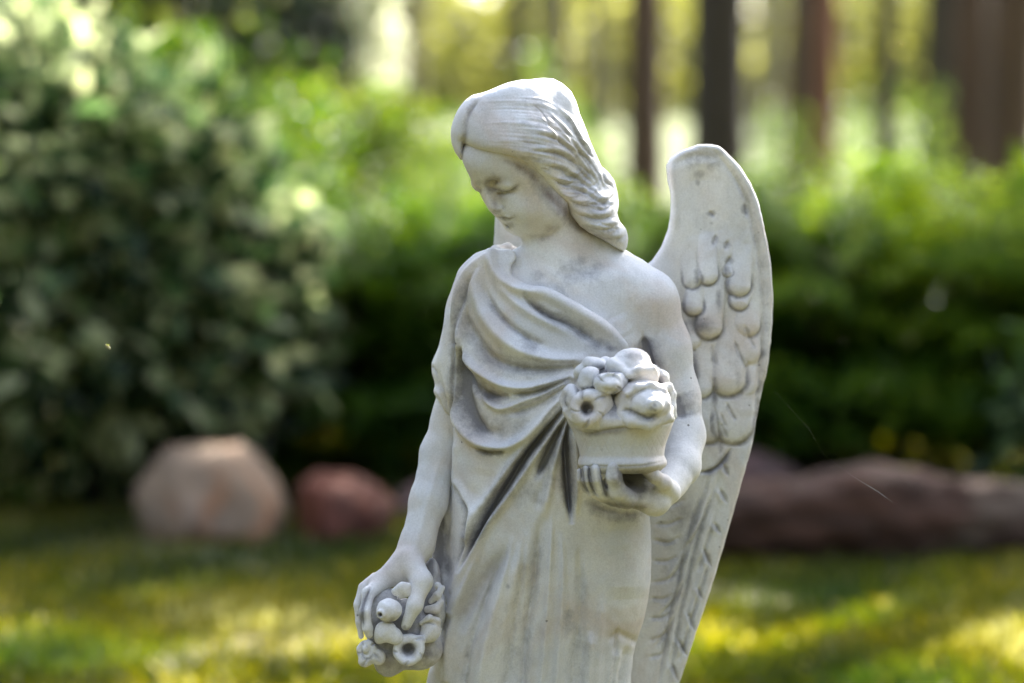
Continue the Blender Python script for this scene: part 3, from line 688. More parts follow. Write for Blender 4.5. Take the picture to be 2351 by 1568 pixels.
for a_, b_, wd, am in (((590, 1240), (570, 1430), 44, 8), ((360, 1300), (350, 1440), 38, 8), ((615, 1180), (600, 1300), 36, 8), ((630, 1010), (622, 1140), 32, 7), ((335, 1100), (322, 1235), 30, 9), ((625, 880), (615, 1000), 32, 7), ((340, 980), (325, 1080), 26, 9), ((410, 1250), (400, 1480), 60, 10), ((600, 1150), (540, 1500), 52, 9), ((560, 980), (512, 1275), 44, 15), ((400, 1060), (378, 1320), 28, 12), ((455, 760), (418, 1008), 33, 15), ((350, 760), (338, 908), 24, 12), ((615, 800), (572, 880), 24, 9),
                   ((600, 590), (570, 800), 29, 14), ((410, 520), (412, 748), 25, 13), ((505, 690), (512, 735), 12, 6), ((300, 620), (330, 775), 22, 6)):
    p1, p2 = c4(a_, b_); rw.lobe(p1, p2, wd, am)
for q_ in (((1395, 200), (1330, 420), (1265, 640)), ((1350, 560), (1280, 800), (1215, 1020)), ((1240, 900), (1180, 1130), (1110, 1350)), ((1330, 180), (1240, 350), (1150, 480)), ((1200, 420), (1120, 600), (1020, 740)), ((1150, 700), (1070, 880), (960, 1000)), ((1080, 980), (1010, 1130), (930, 1240))):
    rw.stroke(c6(*q_), (4, 9, 5), 3.5, ends=(0.1, 0.3)); rw.stroke(c6(*[(a + 22, b_ + 26) for a, b_ in q_]), (2, 4, 3), -3.5, 0.35, 1.2, (0.1, 0.4))
for q in (((430, 1100), (445, 1200)), ((540, 1080), (580, 1180), (600, 1220)), ((590, 1000), (640, 1110)), ((500, 1400), (540, 1480)), ((440, 1420), (470, 1560)), ((470, 1500), (500, 1568))):
    rw.stroke(c4(*q), 3.2, -3.0, 0.4, 1.3, (0.1, 0.8))
for q_ in (((462, 545), (440, 600)), ((520, 575), (502, 622)), ((535, 655), (505, 700)), ((505, 690), (500, 760)), ((425, 425), (452, 452)), ((600, 380), (612, 450))): rw.stroke(c4(*q_), (3, 6, 3), -3.5, 0.5, 1.1, (0.3, 0.4))
rw.stroke(c2((1640, 1100), (1600, 1165), (1540, 1210), (1480, 1222)), 4, -7, 0.75, 1.5, (0.4, 0.4))
rw.stroke(c2((1560, 960), (1590, 1060), (1585, 1130)), 4, -3, 0.5); rw.stroke(c2((1580, 900), (1612, 980)), 3, -3, 0.4)
rw.stroke(c6((1400, -150), (1370, 30), (1270, 300), (1200, 550), (1150, 800), (1100, 1000), (1060, 1250), (1000, 1568)), 7, 5)
for dx in (-42, 42): rw.stroke(c6(*[(a + dx, b_) for a, b_ in ((1390, -60), (1370, 30), (1270, 300), (1200, 550), (1150, 800), (1100, 1000), (1060, 1250), (1000, 1568))]), 3.6, -4, 0.42, 1.3)
for q in (((1455, 20), (1510, 125)), ((1410, 290), (1455, 370)), ((1320, 480), (1382, 635)), ((1275, 800), (1312, 895)), ((1195, 990), (1248, 1140)), ((1110, 1200), (1188, 1345)), ((1070, 1410), (1122, 1550)), ((1480, -180), (1520, -90))):
    rw.stroke(c6(*q), (2.2, 4.6, 2.2), -3.6, 0.5, 1.2, (0.2, 0.6)); rw.stroke(c6(*[(a - 34, b_ + 8) for a, b_ in q]), 6, 2.5)
for k in range(9): rw.stroke(c6((930 - k * 6, 130 + k * 155 + 20 * math.sin(k * 2)), (1060 - k * 12, 150 + k * 150), (1160 - k * 20, 110 + k * 152)), 4.5, -3.2, 0.3, 1.3, (0.2, 0.6))
for c_, r_, g_, w_ in (((1605, 745), (38, 20), 0.5, 0.4), ((1592, 860), (12, 60), 0.75, 0.3), ((1640, 905), (10, 34), 0.6, 0.4), ((1648, 690), (10, 30), 0.5, 0.2), ((1600, 640), (10, 30), 0.5, 0), ((1570, 760), (14, 24), 0.7, 0.4), ((1625, 1010), (22, 30), 0.3, 0.3), ((1690, 860), (16, 60), 0.25, 0.1)): rw.smudge(c_, r_, g_, w_)
rw.smudge((1560, 1180), (40, 60), 0.35, 0.3); rw.smudge((1530, 1300), (30, 120), 0.22, 0.25); rw.smudge((1640, 760), (30, 40), 0.15); rw.smudge((1555, 700), (30, 90), 0.0, 0.35); rw.smudge((1580, 850), (20, 60), 0.4, 0.2)
rw.h *= 1.35
wp = c4((122, 680), (170, 610), (205, 520), (218, 420), (215, 330), (200, 270), (193, 200), (215, 160), (270, 125), (350, 95), (400, 92), (460, 103), (500, 140), (560, 200), (620, 300), (660, 400), (690, 530), (720, 680), (735, 850), (733, 1000), (715, 1200)) + \
     [(1730, 1020), (1702, 1120), (1680, 1200), (1640, 1340), (1600, 1460), (1565, 1568), (1525, 1690), (1480, 1790), (1440, 1830), (1400, 1780), (1380, 1600), (1380, 1300), (1390, 900), (1400, 700), (1440, 640)]
yR = lambda X, Z: 128 - 0.085 * Z + 0.10 * (X - 330) + 0.0006 * (X - 380) ** 2 * 0.6
wing(wp, yR, 30, (190, 40, -1110), (640, 330, 480), 5.0, rw, 'wing', 15)
wl = [(1135, 640), (1134, 560), (1137, 500), (1146, 440), (1165, 400), (1190, 385), (1215, 395), (1225, 450), (1230, 600), (1235, 900), (1215, 1300), (1190, 1600), (1160, 1700), (1120, 1600), (1110, 1300), (1110, 900), (1115, 750)]
yL = lambda X, Z: 190 - 0.085 * Z - 0.5 * (X - 20)
wing(wl, yL, 34, (-90, 60, -970), (90, 420, 420), 7.0, None, 'wing', 14)

# ---- basket
def fobj(fields_fn, name, parent, lo, hi, vox, rel=None):
    f_ = Field(lo, hi, vox); fields_fn(f_); v_, q_ = f_.mesh(); return finish(name, v_, q_, parent, rel, 1, irregular=0.4 if name == 'basket' else 0.8)
BD = -195.0
def basket(f_):
    c = P(1430, 1000, BD)
    rows = [(1084, 1345, 1512, BD, 84), (1077, 1336, 1522, BD, 94), (1066, 1326, 1532, BD, 103), (1056, 1328, 1531, BD, 102), (1046, 1332, 1524, BD, 96), (1020, 1326, 1528, BD, 100), (995, 1318, 1537, BD, 108), (984, 1312, 1541, BD, 113), (972, 1304, 1546, BD, 120),
            (958, 1300, 1548, BD, 122), (945, 1308, 1540, BD, 112), (920, 1322, 1524, BD, 90), (890, 1338, 1508, BD, 76), (860, 1356, 1490, BD, 58), (845, 1370, 1475, BD, 40)]
    f_.loft(rows, 6, 2.0)
rk = Relief(1280, 790, 1570, 1120, 1.2)
for i in range(14):     # faint woven lattice
    rk.stroke([(1330 + i * 16, 1000), (1350 + i * 16, 1040)], 1.6, -0.5, 0.06); rk.stroke([(1350 + i * 16, 1000), (1330 + i * 16, 1040)], 1.6, -0.5, 0.06)
rk.stroke(c5((265, 730), (340, 762), (420, 770), (500, 752), (620, 735), (760, 720), (900, 700), (1020, 690)), 4, -3, 0.42, 1.3, warm=0.4)
rk.stroke(c5((300, 1030), (420, 1022), (600, 1025), (800, 1018), (960, 985)), 3, -2, 0.4, 1.2)
rk.smudge((1430, 890), (100, 56), 0.95); rk.smudge((1405, 920), (26, 40), 0.9); rk.smudge((1460, 1102), (62, 24), 1.0, 0.8); rk.smudge((1340, 860), (30, 26), 0.6); rk.smudge((1420, 860), (60, 30), 0.8); rk.smudge((1500, 870), (30, 30), 0.7); rk.smudge((1400, 992), (50, 8), 0.3, 0.5)  # shade between the flowers and below the basket painted dark, with dirt
BK = fobj(basket, 'basket', STAT, (95, -345, -350), (400, -50, 10), 3.2, rk)
def flw(name, fn, c, rad, parent, rel=None, vox=2.2, lab=None):
    c = np.array(c); o = fobj(fn, name, parent, c - rad, c + rad, vox, rel)
    if lab: o['label'] = lab
    return o
def petals(cx, cy, r0, r1, n, amp, ph=0.3):
    return [[[(cx + r0 * math.cos(a), cy + r0 * math.sin(a)), (cx + (r0 + r1) / 2 * math.cos(a + .12), cy + (r0 + r1) / 2 * math.sin(a + .12)), (cx + r1 * math.cos(a + .3), cy + r1 * math.sin(a + .3))], (1.5, 2.6, 3.2), amp, 0.42, 1.2, (0.2, 0.9)] for a in [ph + 6.283 * k / n for k in range(n)]]
def grime_shade_at(cx, cy, r_, strokes=(), smud=()):  # petal gaps and hollows get painted shade along with dirt
    q = Relief(cx - r_, cy - r_, cx + r_, cy + r_, 1.0)
    for a in strokes: q.stroke(*a)
    for a in smud: q.smudge(*a)
    return q
# front left open blossom (a ring with a hollow)
def f1(f_):
    c = P(1350, 938, -296)
    f_.ell(c + np.array([4, 26, 0]), (42, 34, 44), None, 4); f_.torus(c, (-0.12, -1, 0.1), 27, 13, 10, sc2=1.2)
    f_.cone(P(1346, 936, -330), P(1348, 937, -285), 15, 13, 6, 'sub')
    f_.cone(P(1385, 900, -290), P(1400, 960, -278), 14, 16, 14); f_.cone(P(1322, 962, -285), P(1372, 974, -290), 12, 12, 12)
flw('flower', f1, P(1355, 935, -285), 76, BK, grime_shade_at(1350, 936, 80, petals(1352, 938, 20, 46, 5, -2.5), (((1346, 938), (13, 15), 0.8, 0.5),)), lab='open ring-shaped blossom with a hollow centre')
# small blossom at the far left
def f2(f_):
    c = P(1306, 918, -258)
    f_.ell(c + np.array([6, 12, 0]), (20, 30, 36), None, 4); f_.torus(c, (-0.75, -0.66, 0), 19, 8, 6); f_.ell(c + np.array([-1, -5, -2]), (7, 8, 8), None, 3)
    f_.cone(P(1300, 945, -260), P(1312, 962, -262), 9, 8, 8)
flw('flower', f2, P(1306, 920, -255), 52, BK, grime_shade_at(1306, 918, 50, ([[(1302, 900), (1296, 918), (1304, 938)], 4, -1, 0.6],)), lab='small button-centred blossom at the outer edge')
# big rose on the right
def f3(f_):
    c = P(1482, 930, -285)
    f_.ell(c + np.array([-6, 10, 6]), (62, 50, 50), None, 4)
    f_.ell(c + np.array([8, -22, 0]), (47, 40, 36), None, 4)
    f_.ell(P(1502, 931, -345), (20, 18, 18), None, 5); f_.torus(P(1503, 930, -358), (0.35, -0.9, 0), 9, 4.0, 3)
    f_.chain([P(1430, 935, -300), P(1428, 955, -300), P(1450, 968, -318), P(1490, 972, -326), P(1530, 958, -306), P(1540, 940, -292)], [9, 13, 13, 14, 13, 8], 8)
    f_.chain([P(1440, 905, -318), P(1462, 890, -318), P(1496, 885, -314), P(1522, 898, -306), P(1530, 925, -300)], [6, 8, 8, 8, 6], 6)
flw('flower', f3, P(1482, 930, -292), 92, BK, grime_shade_at(1482, 930, 90, ([c5((640, 600), (690, 590), (760, 620), (850, 650), (940, 610)), 4, -4, 0.65, 1.3], [c5((700, 560), (720, 500), (780, 450), (850, 420)), 3, -3, 0.3, 1.4], [c5((860, 560), (890, 590), (920, 600)), 3, -1, 0.5]), (((1503, 930), (6, 6), 0.5),)), lab='large full rose with a round pointed bud')
# flower turned sideways on the right rim
def f4(f_):
    f_.chain([P(1520, 890, -235), P(1536, 888, -225), P(1543, 905, -220), P(1541, 935, -220), P(1545, 955, -215)], [10, 9, 9, 11, 9], 6)
    f_.chain([P(1520, 895, -240), P(1526, 920, -250), P(1530, 945, -248), P(1540, 962, -235)], [11, 12, 12, 9], 6)
    f_.cone(P(1535, 905, -250), P(1535, 930, -250), 4, 5, 4, 'sub')
flw('flower', f4, P(1532, 922, -230), 58, BK, grime_shade_at(1534, 920, 50, ([[(1534, 900), (1533, 935)], 3, -2, 0.6],)), lab='side-turned blossom folded over the right rim')
# round blossoms in the middle row
def f5(f_):
    c = P(1398, 880, -292); f_.ell(c, (34, 28, 24), None, 4); f_.ell(c + np.array([4, -22, -3]), (19, 14, 11), None, 8); f_.ell(P(1422, 872, -275), (20, 24, 18), None, 10); f_.torus(c + np.array([3, -18, 0]), (0, -1, 0), 21, 4, 5)
flw('flower', f5, P(1400, 880, -290), 56, BK, grime_shade_at(1400, 880, 50, (*petals(1401, 882, 14, 36, 4, -2), [c5((430, 440), (470, 480), (560, 480), (630, 430)), 3, -2, 0.6, 1.4], [c5((500, 420), (560, 430), (600, 390)), 2.5, -1, 0.3])), lab='round half-open blossom in the middle row')
def f6(f_):
    f_.ell(P(1352, 866, -262), (22, 24, 24), None, 4); f_.ell(P(1341, 880, -268), (14, 14, 17), None, 8); f_.ell(P(1362, 854, -262), (12, 13, 10), None, 8); f_.cone(P(1350, 872, -292), P(1360, 860, -290), 2.5, 2.5, 3, 'sub')
flw('flower_bud', f6, P(1350, 868, -262), 46, BK, grime_shade_at(1350, 868, 40, ([[(1333, 890), (1345, 896), (1352, 886)], 3, -1, 0.5],)))
def f7(f_):
    f_.ell(P(1357, 834, -225), (20, 20, 15), None, 4); f_.ell(P(1374, 836, -222), (17, 20, 13), None, 8); f_.ell(P(1334, 853, -222), (15, 15, 16), None, 8); f_.ell(P(1325, 858, -216), (9, 10, 12), None, 5); f_.ell(P(1392, 830, -205), (16, 14, 12), None, 8)
flw('flower_bud', f7, P(1358, 842, -220), 66, BK, grime_shade_at(1358, 842, 60, ([[(1344, 842), (1356, 850), (1372, 850)], 3, -1, 0.4],)))
# large folded blossom on top
def f8(f_):
    f_.ell(P(1452, 846, -240), (46, 42, 30), None, 4); f_.ell(P(1416, 840, -250), (26, 28, 20), None, 10); f_.ell(P(1476, 858, -262), (36, 26, 24), None, 10)
    f_.chain([P(1402, 834, -266), P(1425, 846, -278), P(1445, 860, -288), P(1470, 850, -290), P(1500, 848, -276)], [7, 8, 8, 8, 8], 8)
    f_.ell(P(1452, 822, -232), (38, 36, 22), None, 12); f_.cone(P(1432, 838, -292), P(1450, 852, -300), 5, 4, 8, 'sub'); f_.ell(P(1478, 872, -262), (30, 20, 14), None, 12)
flw('flower', f8, P(1452, 846, -250), 78, BK, grime_shade_at(1452, 846, 76, ([[(1420, 880), (1450, 890), (1490, 886)], 4, -2, 0.5],), (((1445, 815), (30, 12), 0.3),)), lab='large folded blossom topping the heap')
def f9(f_):
    f_.chain([P(1500, 850, -205), P(1520, 866, -195), P(1530, 890, -190)], [13, 14, 10], 8, sy=1.5)
flw('leaf', f9, P(1516, 868, -198), 50, BK, grime_shade_at(1516, 870, 40, (), (((1514, 875), (14, 18), 0.7),)))

# ---- flowers in her right hand
def mass(f_):
    f_.ell(P(925, 1440, -40), (70, 58, 66), None, 10); f_.ell(P(868, 1425, -62), (36, 36, 56), None, 20); f_.ell(P(880, 1385, -55), (34, 34, 40), None, 16); f_.ell(P(900, 1500, -40), (48, 44, 40), None, 20); f_.ell(P(960, 1490, -30), (56, 48, 48), None, 20)
    f_.ell(P(892, 1530, -40), (28, 28, 24), None, 16); f_.ell(P(985, 1400, -10), (40, 40, 60), None, 16); f_.ell(P(990, 1330, 10), (22, 36, 50), None, 16)
rm = Relief(800, 1260, 1080, 1580, 1.3); rm.smudge((920, 1450), (110, 130), 0.62); rm.smudge((930, 1440), (40, 60), 0.8); rm.smudge((985, 1390), (26, 70), 0.75); rm.smudge((985, 1300), (14, 50), 0.9); rm.smudge((960, 1500), (60, 22), 0.6, 0.6); rm.smudge((900, 1515), (40, 20), 0.35, 0.5)
BQ = fobj(mass, 'flower_bunch', STAT, (-350, -140, -800), (-130, 60, -470), 3.4, rm)
def g1(f_):
    f_.ell(P(893, 1401, -125), (29, 30, 27), None, 4); f_.cone(P(872, 1412, -160), P(878, 1409, -140), 5.5, 5, 4, 'sub'); f_.torus(P(874, 1411, -149), (-0.5, -1, -0.3), 8, 3.0, 4)
flw('flower_bud', g1, P(890, 1402, -128), 44, BQ, grime_shade_at(890, 1402, 42, ([c3((300, 1130), (350, 1145), (400, 1140), (450, 1105)), 3, -1, 0.45, 1.3, (0.3, 0.3), 'gauss', 0.5],), (((872, 1411), (6, 7), 0.8),)), lab='round bud with a small dark hole')
def g2(f_):
    c = P(938, 1492, -112); f_.ell(c + np.array([2, 28, 2]), (34, 36, 34), None, 4); f_.torus(c, (-0.12, -1, 0.18), 27, 9, 8); f_.cone(c + np.array([0, -30, 0]), c + np.array([0, 14, 0]), 22, 12, 5, 'sub'); f_.ell(P(915, 1465, -105), (14, 12, 10), None, 8); f_.ell(P(965, 1470, -105), (12, 12, 12), None, 8)
flw('flower', g2, P(938, 1490, -98), 66, BQ, grime_shade_at(938, 1492, 60, petals(938, 1490, 24, 42, 5, -2.2), (((936, 1488), (18, 16), 0.75, 0.6),)), lab='wide trumpet blossom with a deep open throat')
def g3(f_):
    c = P(842, 1494, -92); f_.ell(c + np.array([5, 22, -4]), (24, 26, 28), None, 4); f_.torus(c, (-0.35, -1, 0), 17, 7.5, 6); f_.ell(c + np.array([-2, -4, 5]), (9, 10, 11), None, 2); f_.ell(P(868, 1508, -88), (17, 18, 19), None, 10); f_.ell(P(838, 1518, -84), (16, 16, 14), None, 8)
flw('flower', g3, P(848, 1500, -82), 56, BQ, grime_shade_at(845, 1498, 50, (*petals(843, 1495, 13, 34, 5, -2.5), [[(830, 1485), (834, 1508), (848, 1512), (858, 1496)], 3, -1, 0.5],)), lab='small blossom with a raised button centre')
def g4(f_):
    f_.ell(P(886, 1450, -118), (26, 16, 24), None, 6); f_.ell(P(908, 1462, -114), (18, 14, 18), None, 10); f_.ell(P(872, 1464, -112), (13, 12, 15), None, 8)
flw('petal', g4, P(888, 1455, -114), 50, BQ)
def g5(f_):
    f_.ell(P(988, 1447, -80), (23, 22, 28), None, 4); f_.chain([P(968, 1430, -92), P(985, 1418, -96), P(1004, 1424, -88), P(1008, 1445, -80)], [6, 6.5, 6, 5], 4); f_.ell(P(978, 1460, -88), (14, 14, 16), None, 6)
flw('flower', g5, P(988, 1444, -80), 52, BQ, grime_shade_at(988, 1444, 50, ([[(966, 1436), (984, 1430), (1003, 1436)], 2.5, -2, 0.5],)), lab='closed blossom wrapped in a curled petal')
def g6(f_):
    f_.chain([P(908, 1358, -110), P(926, 1350, -118), P(938, 1344, -116)], [10, 13, 7], 6, sy=0.7); f_.chain([P(920, 1366, -112), P(934, 1360, -116), P(938, 1350, -114)], [9, 9, 6], 5, sy=0.7)
flw('leaf', g6, P(924, 1355, -112), 36, BQ)
def g7(f_):
    f_.chain([P(990, 1380, -62), P(1005, 1366, -66), P(1016, 1350, -62)], [7, 9, 6], 5, sy=0.7); f_.chain([P(982, 1400, -66), P(1000, 1398, -72), P(1015, 1380, -66)], [9, 11, 6], 5, sy=0.7)
    f_.ell(P(1005, 1345, -54), (9, 8, 10), None, 5)
flw('leaf', g7, P(998, 1378, -64), 42, BQ)

# ---- feet-level plinth the figure stands on (below the picture)
def plinth(parent):
    bm = bmesh.new(); c = wpt(1160, 784, (F + 150) * S); gx = c.x
    for (w_, d_, z0, z1) in ((0.17, 0.13, -0.02, 0.05), (0.15, 0.11, 0.05, 0.075)):
        m_ = Matrix.Translation((gx, base_w[1], (z0 + z1) / 2)) @ Matrix.Diagonal((2 * w_, 2 * d_, z1 - z0, 1))
        bmesh.ops.create_cube(bm, size=1, matrix=m_)
    bmesh.ops.bevel(bm, geom=bm.edges[:], offset=0.006, segments=3, profile=0.5, affect='EDGES')
    me = bpy.data.meshes.new('plinth'); bm.to_mesh(me); bm.free(); me.materials.append(STONE)
    me.transform(Matrix.Translation(-parent_world(parent)))
    o = bpy.data.objects.new('plinth', me); sc.collection.objects.link(o); o.parent = parent
plinth(STAT)

# ------------------------------------------------------------------ the garden
RS = np.random.RandomState(11)

def leaf_mat(name, cols, rough=0.5, transl=0.4, spec=0.4):
    m, t, b = new_mat(name)
    at = N(t, 'ShaderNodeAttribute', attribute_name='tint'); sep = N(t, 'ShaderNodeSeparateColor'); t.links.new(at.outputs['Color'], sep.inputs[0])
    c = ramp(t, sep.outputs[0], [(i / (len(cols) - 1), k) for i, k in enumerate(cols)])
    t.links.new(c, b.inputs['Base Color']); b.inputs['Roughness'].default_value = rough; b.inputs['Specular IOR Level'].default_value = spec
    tr = N(t, 'ShaderNodeBsdfTranslucent')
    hs_ = N(t, 'ShaderNodeHueSaturation'); hs_.inputs['Saturation'].default_value = 1.15; hs_.inputs['Value'].default_value = 1.5
    t.links.new(c, hs_.inputs['Color']); t.links.new(hs_.outputs[0], tr.inputs['Color'])
    mx = N(t, 'ShaderNodeMixShader'); mx.inputs[0].default_value = transl
    t.links.new(b.outputs[0], mx.inputs[1]); t.links.new(tr.outputs[0], mx.inputs[2]); t.links.new(mx.outputs[0], t.nodes['Material Output'].inputs[0])
    return m

def bark_mat(name, c0, c1, sc_=8, stretch=0.15):
    m, t, b = new_mat(name); tc = N(t, 'ShaderNodeTexCoord').outputs['Object']
    mp = N(t, 'ShaderNodeMapping'); mp.inputs['Scale'].default_value = (1, 1, stretch); t.links.new(tc, mp.inputs[0])
    f = ramp(t, noise(t, sc_, 6, 0.7, mp.outputs[0]), [(0.35, 0.0), (0.65, 1.0)])
    t.links.new(mix(t, f, c0, c1), b.inputs['Base Color']); b.inputs['Roughness'].default_value = 0.9
    bp = N(t, 'ShaderNodeBump'); bp.inputs['Distance'].default_value = 0.03; t.links.new(f, bp.inputs['Height']); t.links.new(bp.outputs[0], b.inputs['Normal'])
    return m

def unit(a): return a / np.maximum(np.linalg.norm(a, axis=1, keepdims=True), 1e-9)

def leaves(name, pos, dirs, nrm, L, W, tint, mat, parent=None):
    """leaf-shaped faces (six points, folded along the midrib)"""
    n = len(pos); L = np.broadcast_to(L, n)[:, None]; W = np.broadcast_to(W, n)[:, None]
    d = unit(dirs); s_ = unit(np.cross(d, nrm)); u = np.cross(s_, d)
    P0 = pos; P3 = pos + d * L - u * L * 0.12; m1 = pos + d * L * 0.35; m2 = pos + d * L * 0.7
    a1, b1 = m1 + s_ * W * .5 + u * W * .15, m1 - s_ * W * .5 + u * W * .15
    a2, b2 = m2 + s_ * W * .38 + u * W * .1 - u * L * .04, m2 - s_ * W * .38 + u * W * .1 - u * L * .04
    V = np.stack([P0, a1, a2, P3, b2, b1], 1).reshape(-1, 3)
    i = (np.arange(n) * 6)[:, None]; Q = np.concatenate([i + np.array([[0, 1, 2, 3]]), i + np.array([[0, 3, 4, 5]])])
    o = mesh_obj(name, V, Q, mat, parent, smooth=False)
    ca = o.data.color_attributes.new('tint', 'FLOAT_COLOR', 'POINT'); cc = np.zeros((n * 6, 4), np.float32)
    cc[:, 0] = np.repeat(np.clip(tint, 0, 1), 6); cc[:, 3] = 1; ca.data.foreach_set('color', cc.ravel())
    return o

def tube(name, pts, rad, mat, parent=None, seg=10):
    pts = [Vector(p) for p in pts]; V = []; Q = []
    for k, p in enumerate(pts):
        t_ = (pts[min(k + 1, len(pts) - 1)] - pts[max(k - 1, 0)]).normalized(); a = t_.orthogonal().normalized(); c = t_.cross(a)
        if k: a = (pa - t_ * pa.dot(t_)).normalized(); c = t_.cross(a)
        pa = a
        for j in range(seg):
            an = 2 * math.pi * j / seg; V.append(p + (a * math.cos(an) + c * math.sin(an)) * rad[k])
    for k in range(len(pts) - 1):
        for j in range(seg): Q.append((k * seg + j, k * seg + (j + 1) % seg, (k + 1) * seg + (j + 1) % seg, (k + 1) * seg + j))
    return [tuple(v) for v in V], Q

def tubes(name, lst, mat, parent=None, seg=8):
    V = []; Q = []
    for pts, rad in lst:
        v, q = tube('', pts, rad, None, None, seg); o_ = len(V); V += v; Q += [tuple(i + o_ for i in f) for f in q]
    return mesh_obj(name, V, Q, mat, parent)

def sun_gap(p, reach=0.22):
    """keeps the leaves that leave the gap in the canopy through which the sun reaches the statue's head"""
    s_ = np.array(sd); c = np.array([0.03, 2.25, 1.12]); v = p - c; t_ = v @ s_
    return np.linalg.norm(v - t_[:, None] * s_, axis=1) > reach
# ---- ground
def hill(x, y):
    t_ = np.clip((y - 12) / 55, 0, 1); return 2.1 * t_ * t_ * (3 - 2 * t_) 
def ground():
    xs = np.concatenate([np.linspace(-120, -3, 30), np.linspace(-2.9, 2.9, 60), np.linspace(3, 120, 30)])
    ys = np.concatenate([np.linspace(-60, 1.9, 20), np.linspace(2, 9, 90), np.linspace(9.3, 160, 70)])
    X, Y = np.meshgrid(xs, ys, indexing='ij'); Z = hill(X, Y)
    near = np.exp(-((Y - 5) / 4) ** 2) * np.exp(-(X / 4) ** 2)
    Z = Z + near * 0.012 * (np.sin(X * 9 + 2 * np.sin(Y * 4)) + np.sin(Y * 7 + X * 3))
    V = np.stack([X, Y, Z], -1).reshape(-1, 3); nx, ny = X.shape; i = np.arange(nx * ny).reshape(nx, ny)
    Q = np.stack([i[:-1, :-1], i[1:, :-1], i[1:, 1:], i[:-1, 1:]], -1).reshape(-1, 4)
    m, t, b = new_mat('lawn'); g = N(t, 'ShaderNodeNewGeometry').outputs['Position']
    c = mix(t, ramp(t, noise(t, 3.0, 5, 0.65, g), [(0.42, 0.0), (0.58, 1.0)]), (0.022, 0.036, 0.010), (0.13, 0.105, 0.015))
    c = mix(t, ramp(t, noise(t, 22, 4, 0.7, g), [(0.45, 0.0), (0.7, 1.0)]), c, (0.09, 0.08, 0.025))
    # the meadow beyond the hedge is paler
    sp = N(t, 'ShaderNodeSeparateXYZ'); t.links.new(g, sp.inputs[0]); far = math_n(t, 'MULTIPLY', math_n(t, 'SUBTRACT', sp.outputs[1], 9.0), 0.2, True)
    mead = mix(t, ramp(t, noise(t, 0.5, 4, 0.6, g), [(0.35, 0.0), (0.65, 1.0)]), (0.075, 0.10, 0.016), (0.12, 0.14, 0.028))
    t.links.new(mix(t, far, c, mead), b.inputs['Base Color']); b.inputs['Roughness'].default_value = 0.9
    return tag(mesh_obj('ground', V, Q, m), kind='structure')
ground()

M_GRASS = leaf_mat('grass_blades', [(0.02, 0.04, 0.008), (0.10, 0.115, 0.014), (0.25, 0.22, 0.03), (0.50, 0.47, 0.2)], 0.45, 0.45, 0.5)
def grass():
    n = 60000
    Y = 3.3 + 4.0 * RS.rand(n) ** 1.2; X = (RS.rand(n) * 2 - 1) * (0.30 + 0.235 * Y)
    pos = np.stack([X, Y, np.full(n, -0.002)], 1); a = RS.rand(n) * 2 * np.pi
    d = np.stack([np.cos(a) * .6, np.sin(a) * .6, 0.5 + RS.rand(n)], 1); nn = unit(RS.randn(n, 3))
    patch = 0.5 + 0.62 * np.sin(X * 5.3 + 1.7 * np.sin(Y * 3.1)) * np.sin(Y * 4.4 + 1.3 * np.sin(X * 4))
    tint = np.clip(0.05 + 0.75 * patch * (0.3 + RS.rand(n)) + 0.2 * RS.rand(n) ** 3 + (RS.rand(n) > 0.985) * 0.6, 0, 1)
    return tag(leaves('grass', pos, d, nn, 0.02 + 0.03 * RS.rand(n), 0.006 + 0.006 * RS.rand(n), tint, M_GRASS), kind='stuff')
grass()

# ---- shrubs
def blob_points(blobs, n, shell=0.35, gap=0):
    """points in a union of ellipsoids, crowded toward the surface; returns positions and outward directions"""
    vol = np.array([b_[3] * b_[4] * b_[5] for b_ in blobs]) ** 0.67; k = RS.choice(len(blobs), n, p=vol / vol.sum()); B = np.array(blobs)[k]
    u = unit(RS.randn(n, 3)); rr_ = 1 - shell * RS.rand(n) ** 1.6
    wob = 1 + 0.16 * np.sin(u[:, 0] * 7 + k * 2.1) * np.sin(u[:, 2] * 8 + k) + 0.08 * RS.randn(n)
    p = B[:, :3] + u * B[:, 3:6] * (rr_ * wob)[:, None]; f = gap
    if f:        # clumps with dark pockets between them
        v = np.sin(p[:, 0] * f + 1.3 * np.sin(p[:, 2] * f * .7)) * np.sin(p[:, 2] * f * 1.1 + 1.1 * np.sin(p[:, 1] * f)) + .4 * np.sin(p[:, 0] * f * 2.3 + p[:, 2] * f * 1.9)
        k = v > -0.28; p, u = p[k], u[k]
    return p, u

M_RHODO = leaf_mat('rhododendron_leaf', [(0.010, 0.022, 0.009), (0.035, 0.065, 0.026), (0.14, 0.22, 0.08), (0.54, 0.58, 0.32), (0.14, 0.045, 0.02)], 0.33, 0.6, 0.4)
M_FINE = leaf_mat('light_shrub_leaf', [(0.025, 0.055, 0.01), (0.08, 0.13, 0.018), (0.23, 0.27, 0.045), (0.48, 0.47, 0.16)], 0.5, 0.5, 0.4)
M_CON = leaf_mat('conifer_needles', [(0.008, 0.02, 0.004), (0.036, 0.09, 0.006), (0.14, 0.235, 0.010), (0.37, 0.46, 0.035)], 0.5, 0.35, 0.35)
M_DARK = leaf_mat('dark_foliage', [(0.006, 0.014, 0.006), (0.02, 0.04, 0.012), (0.06, 0.09, 0.03), (0.16, 0.19, 0.09)], 0.5, 0.25, 0.4)
M_STEM = bark_mat('shrub_stem', (0.05, 0.035, 0.025), (0.12, 0.09, 0.06), 20)

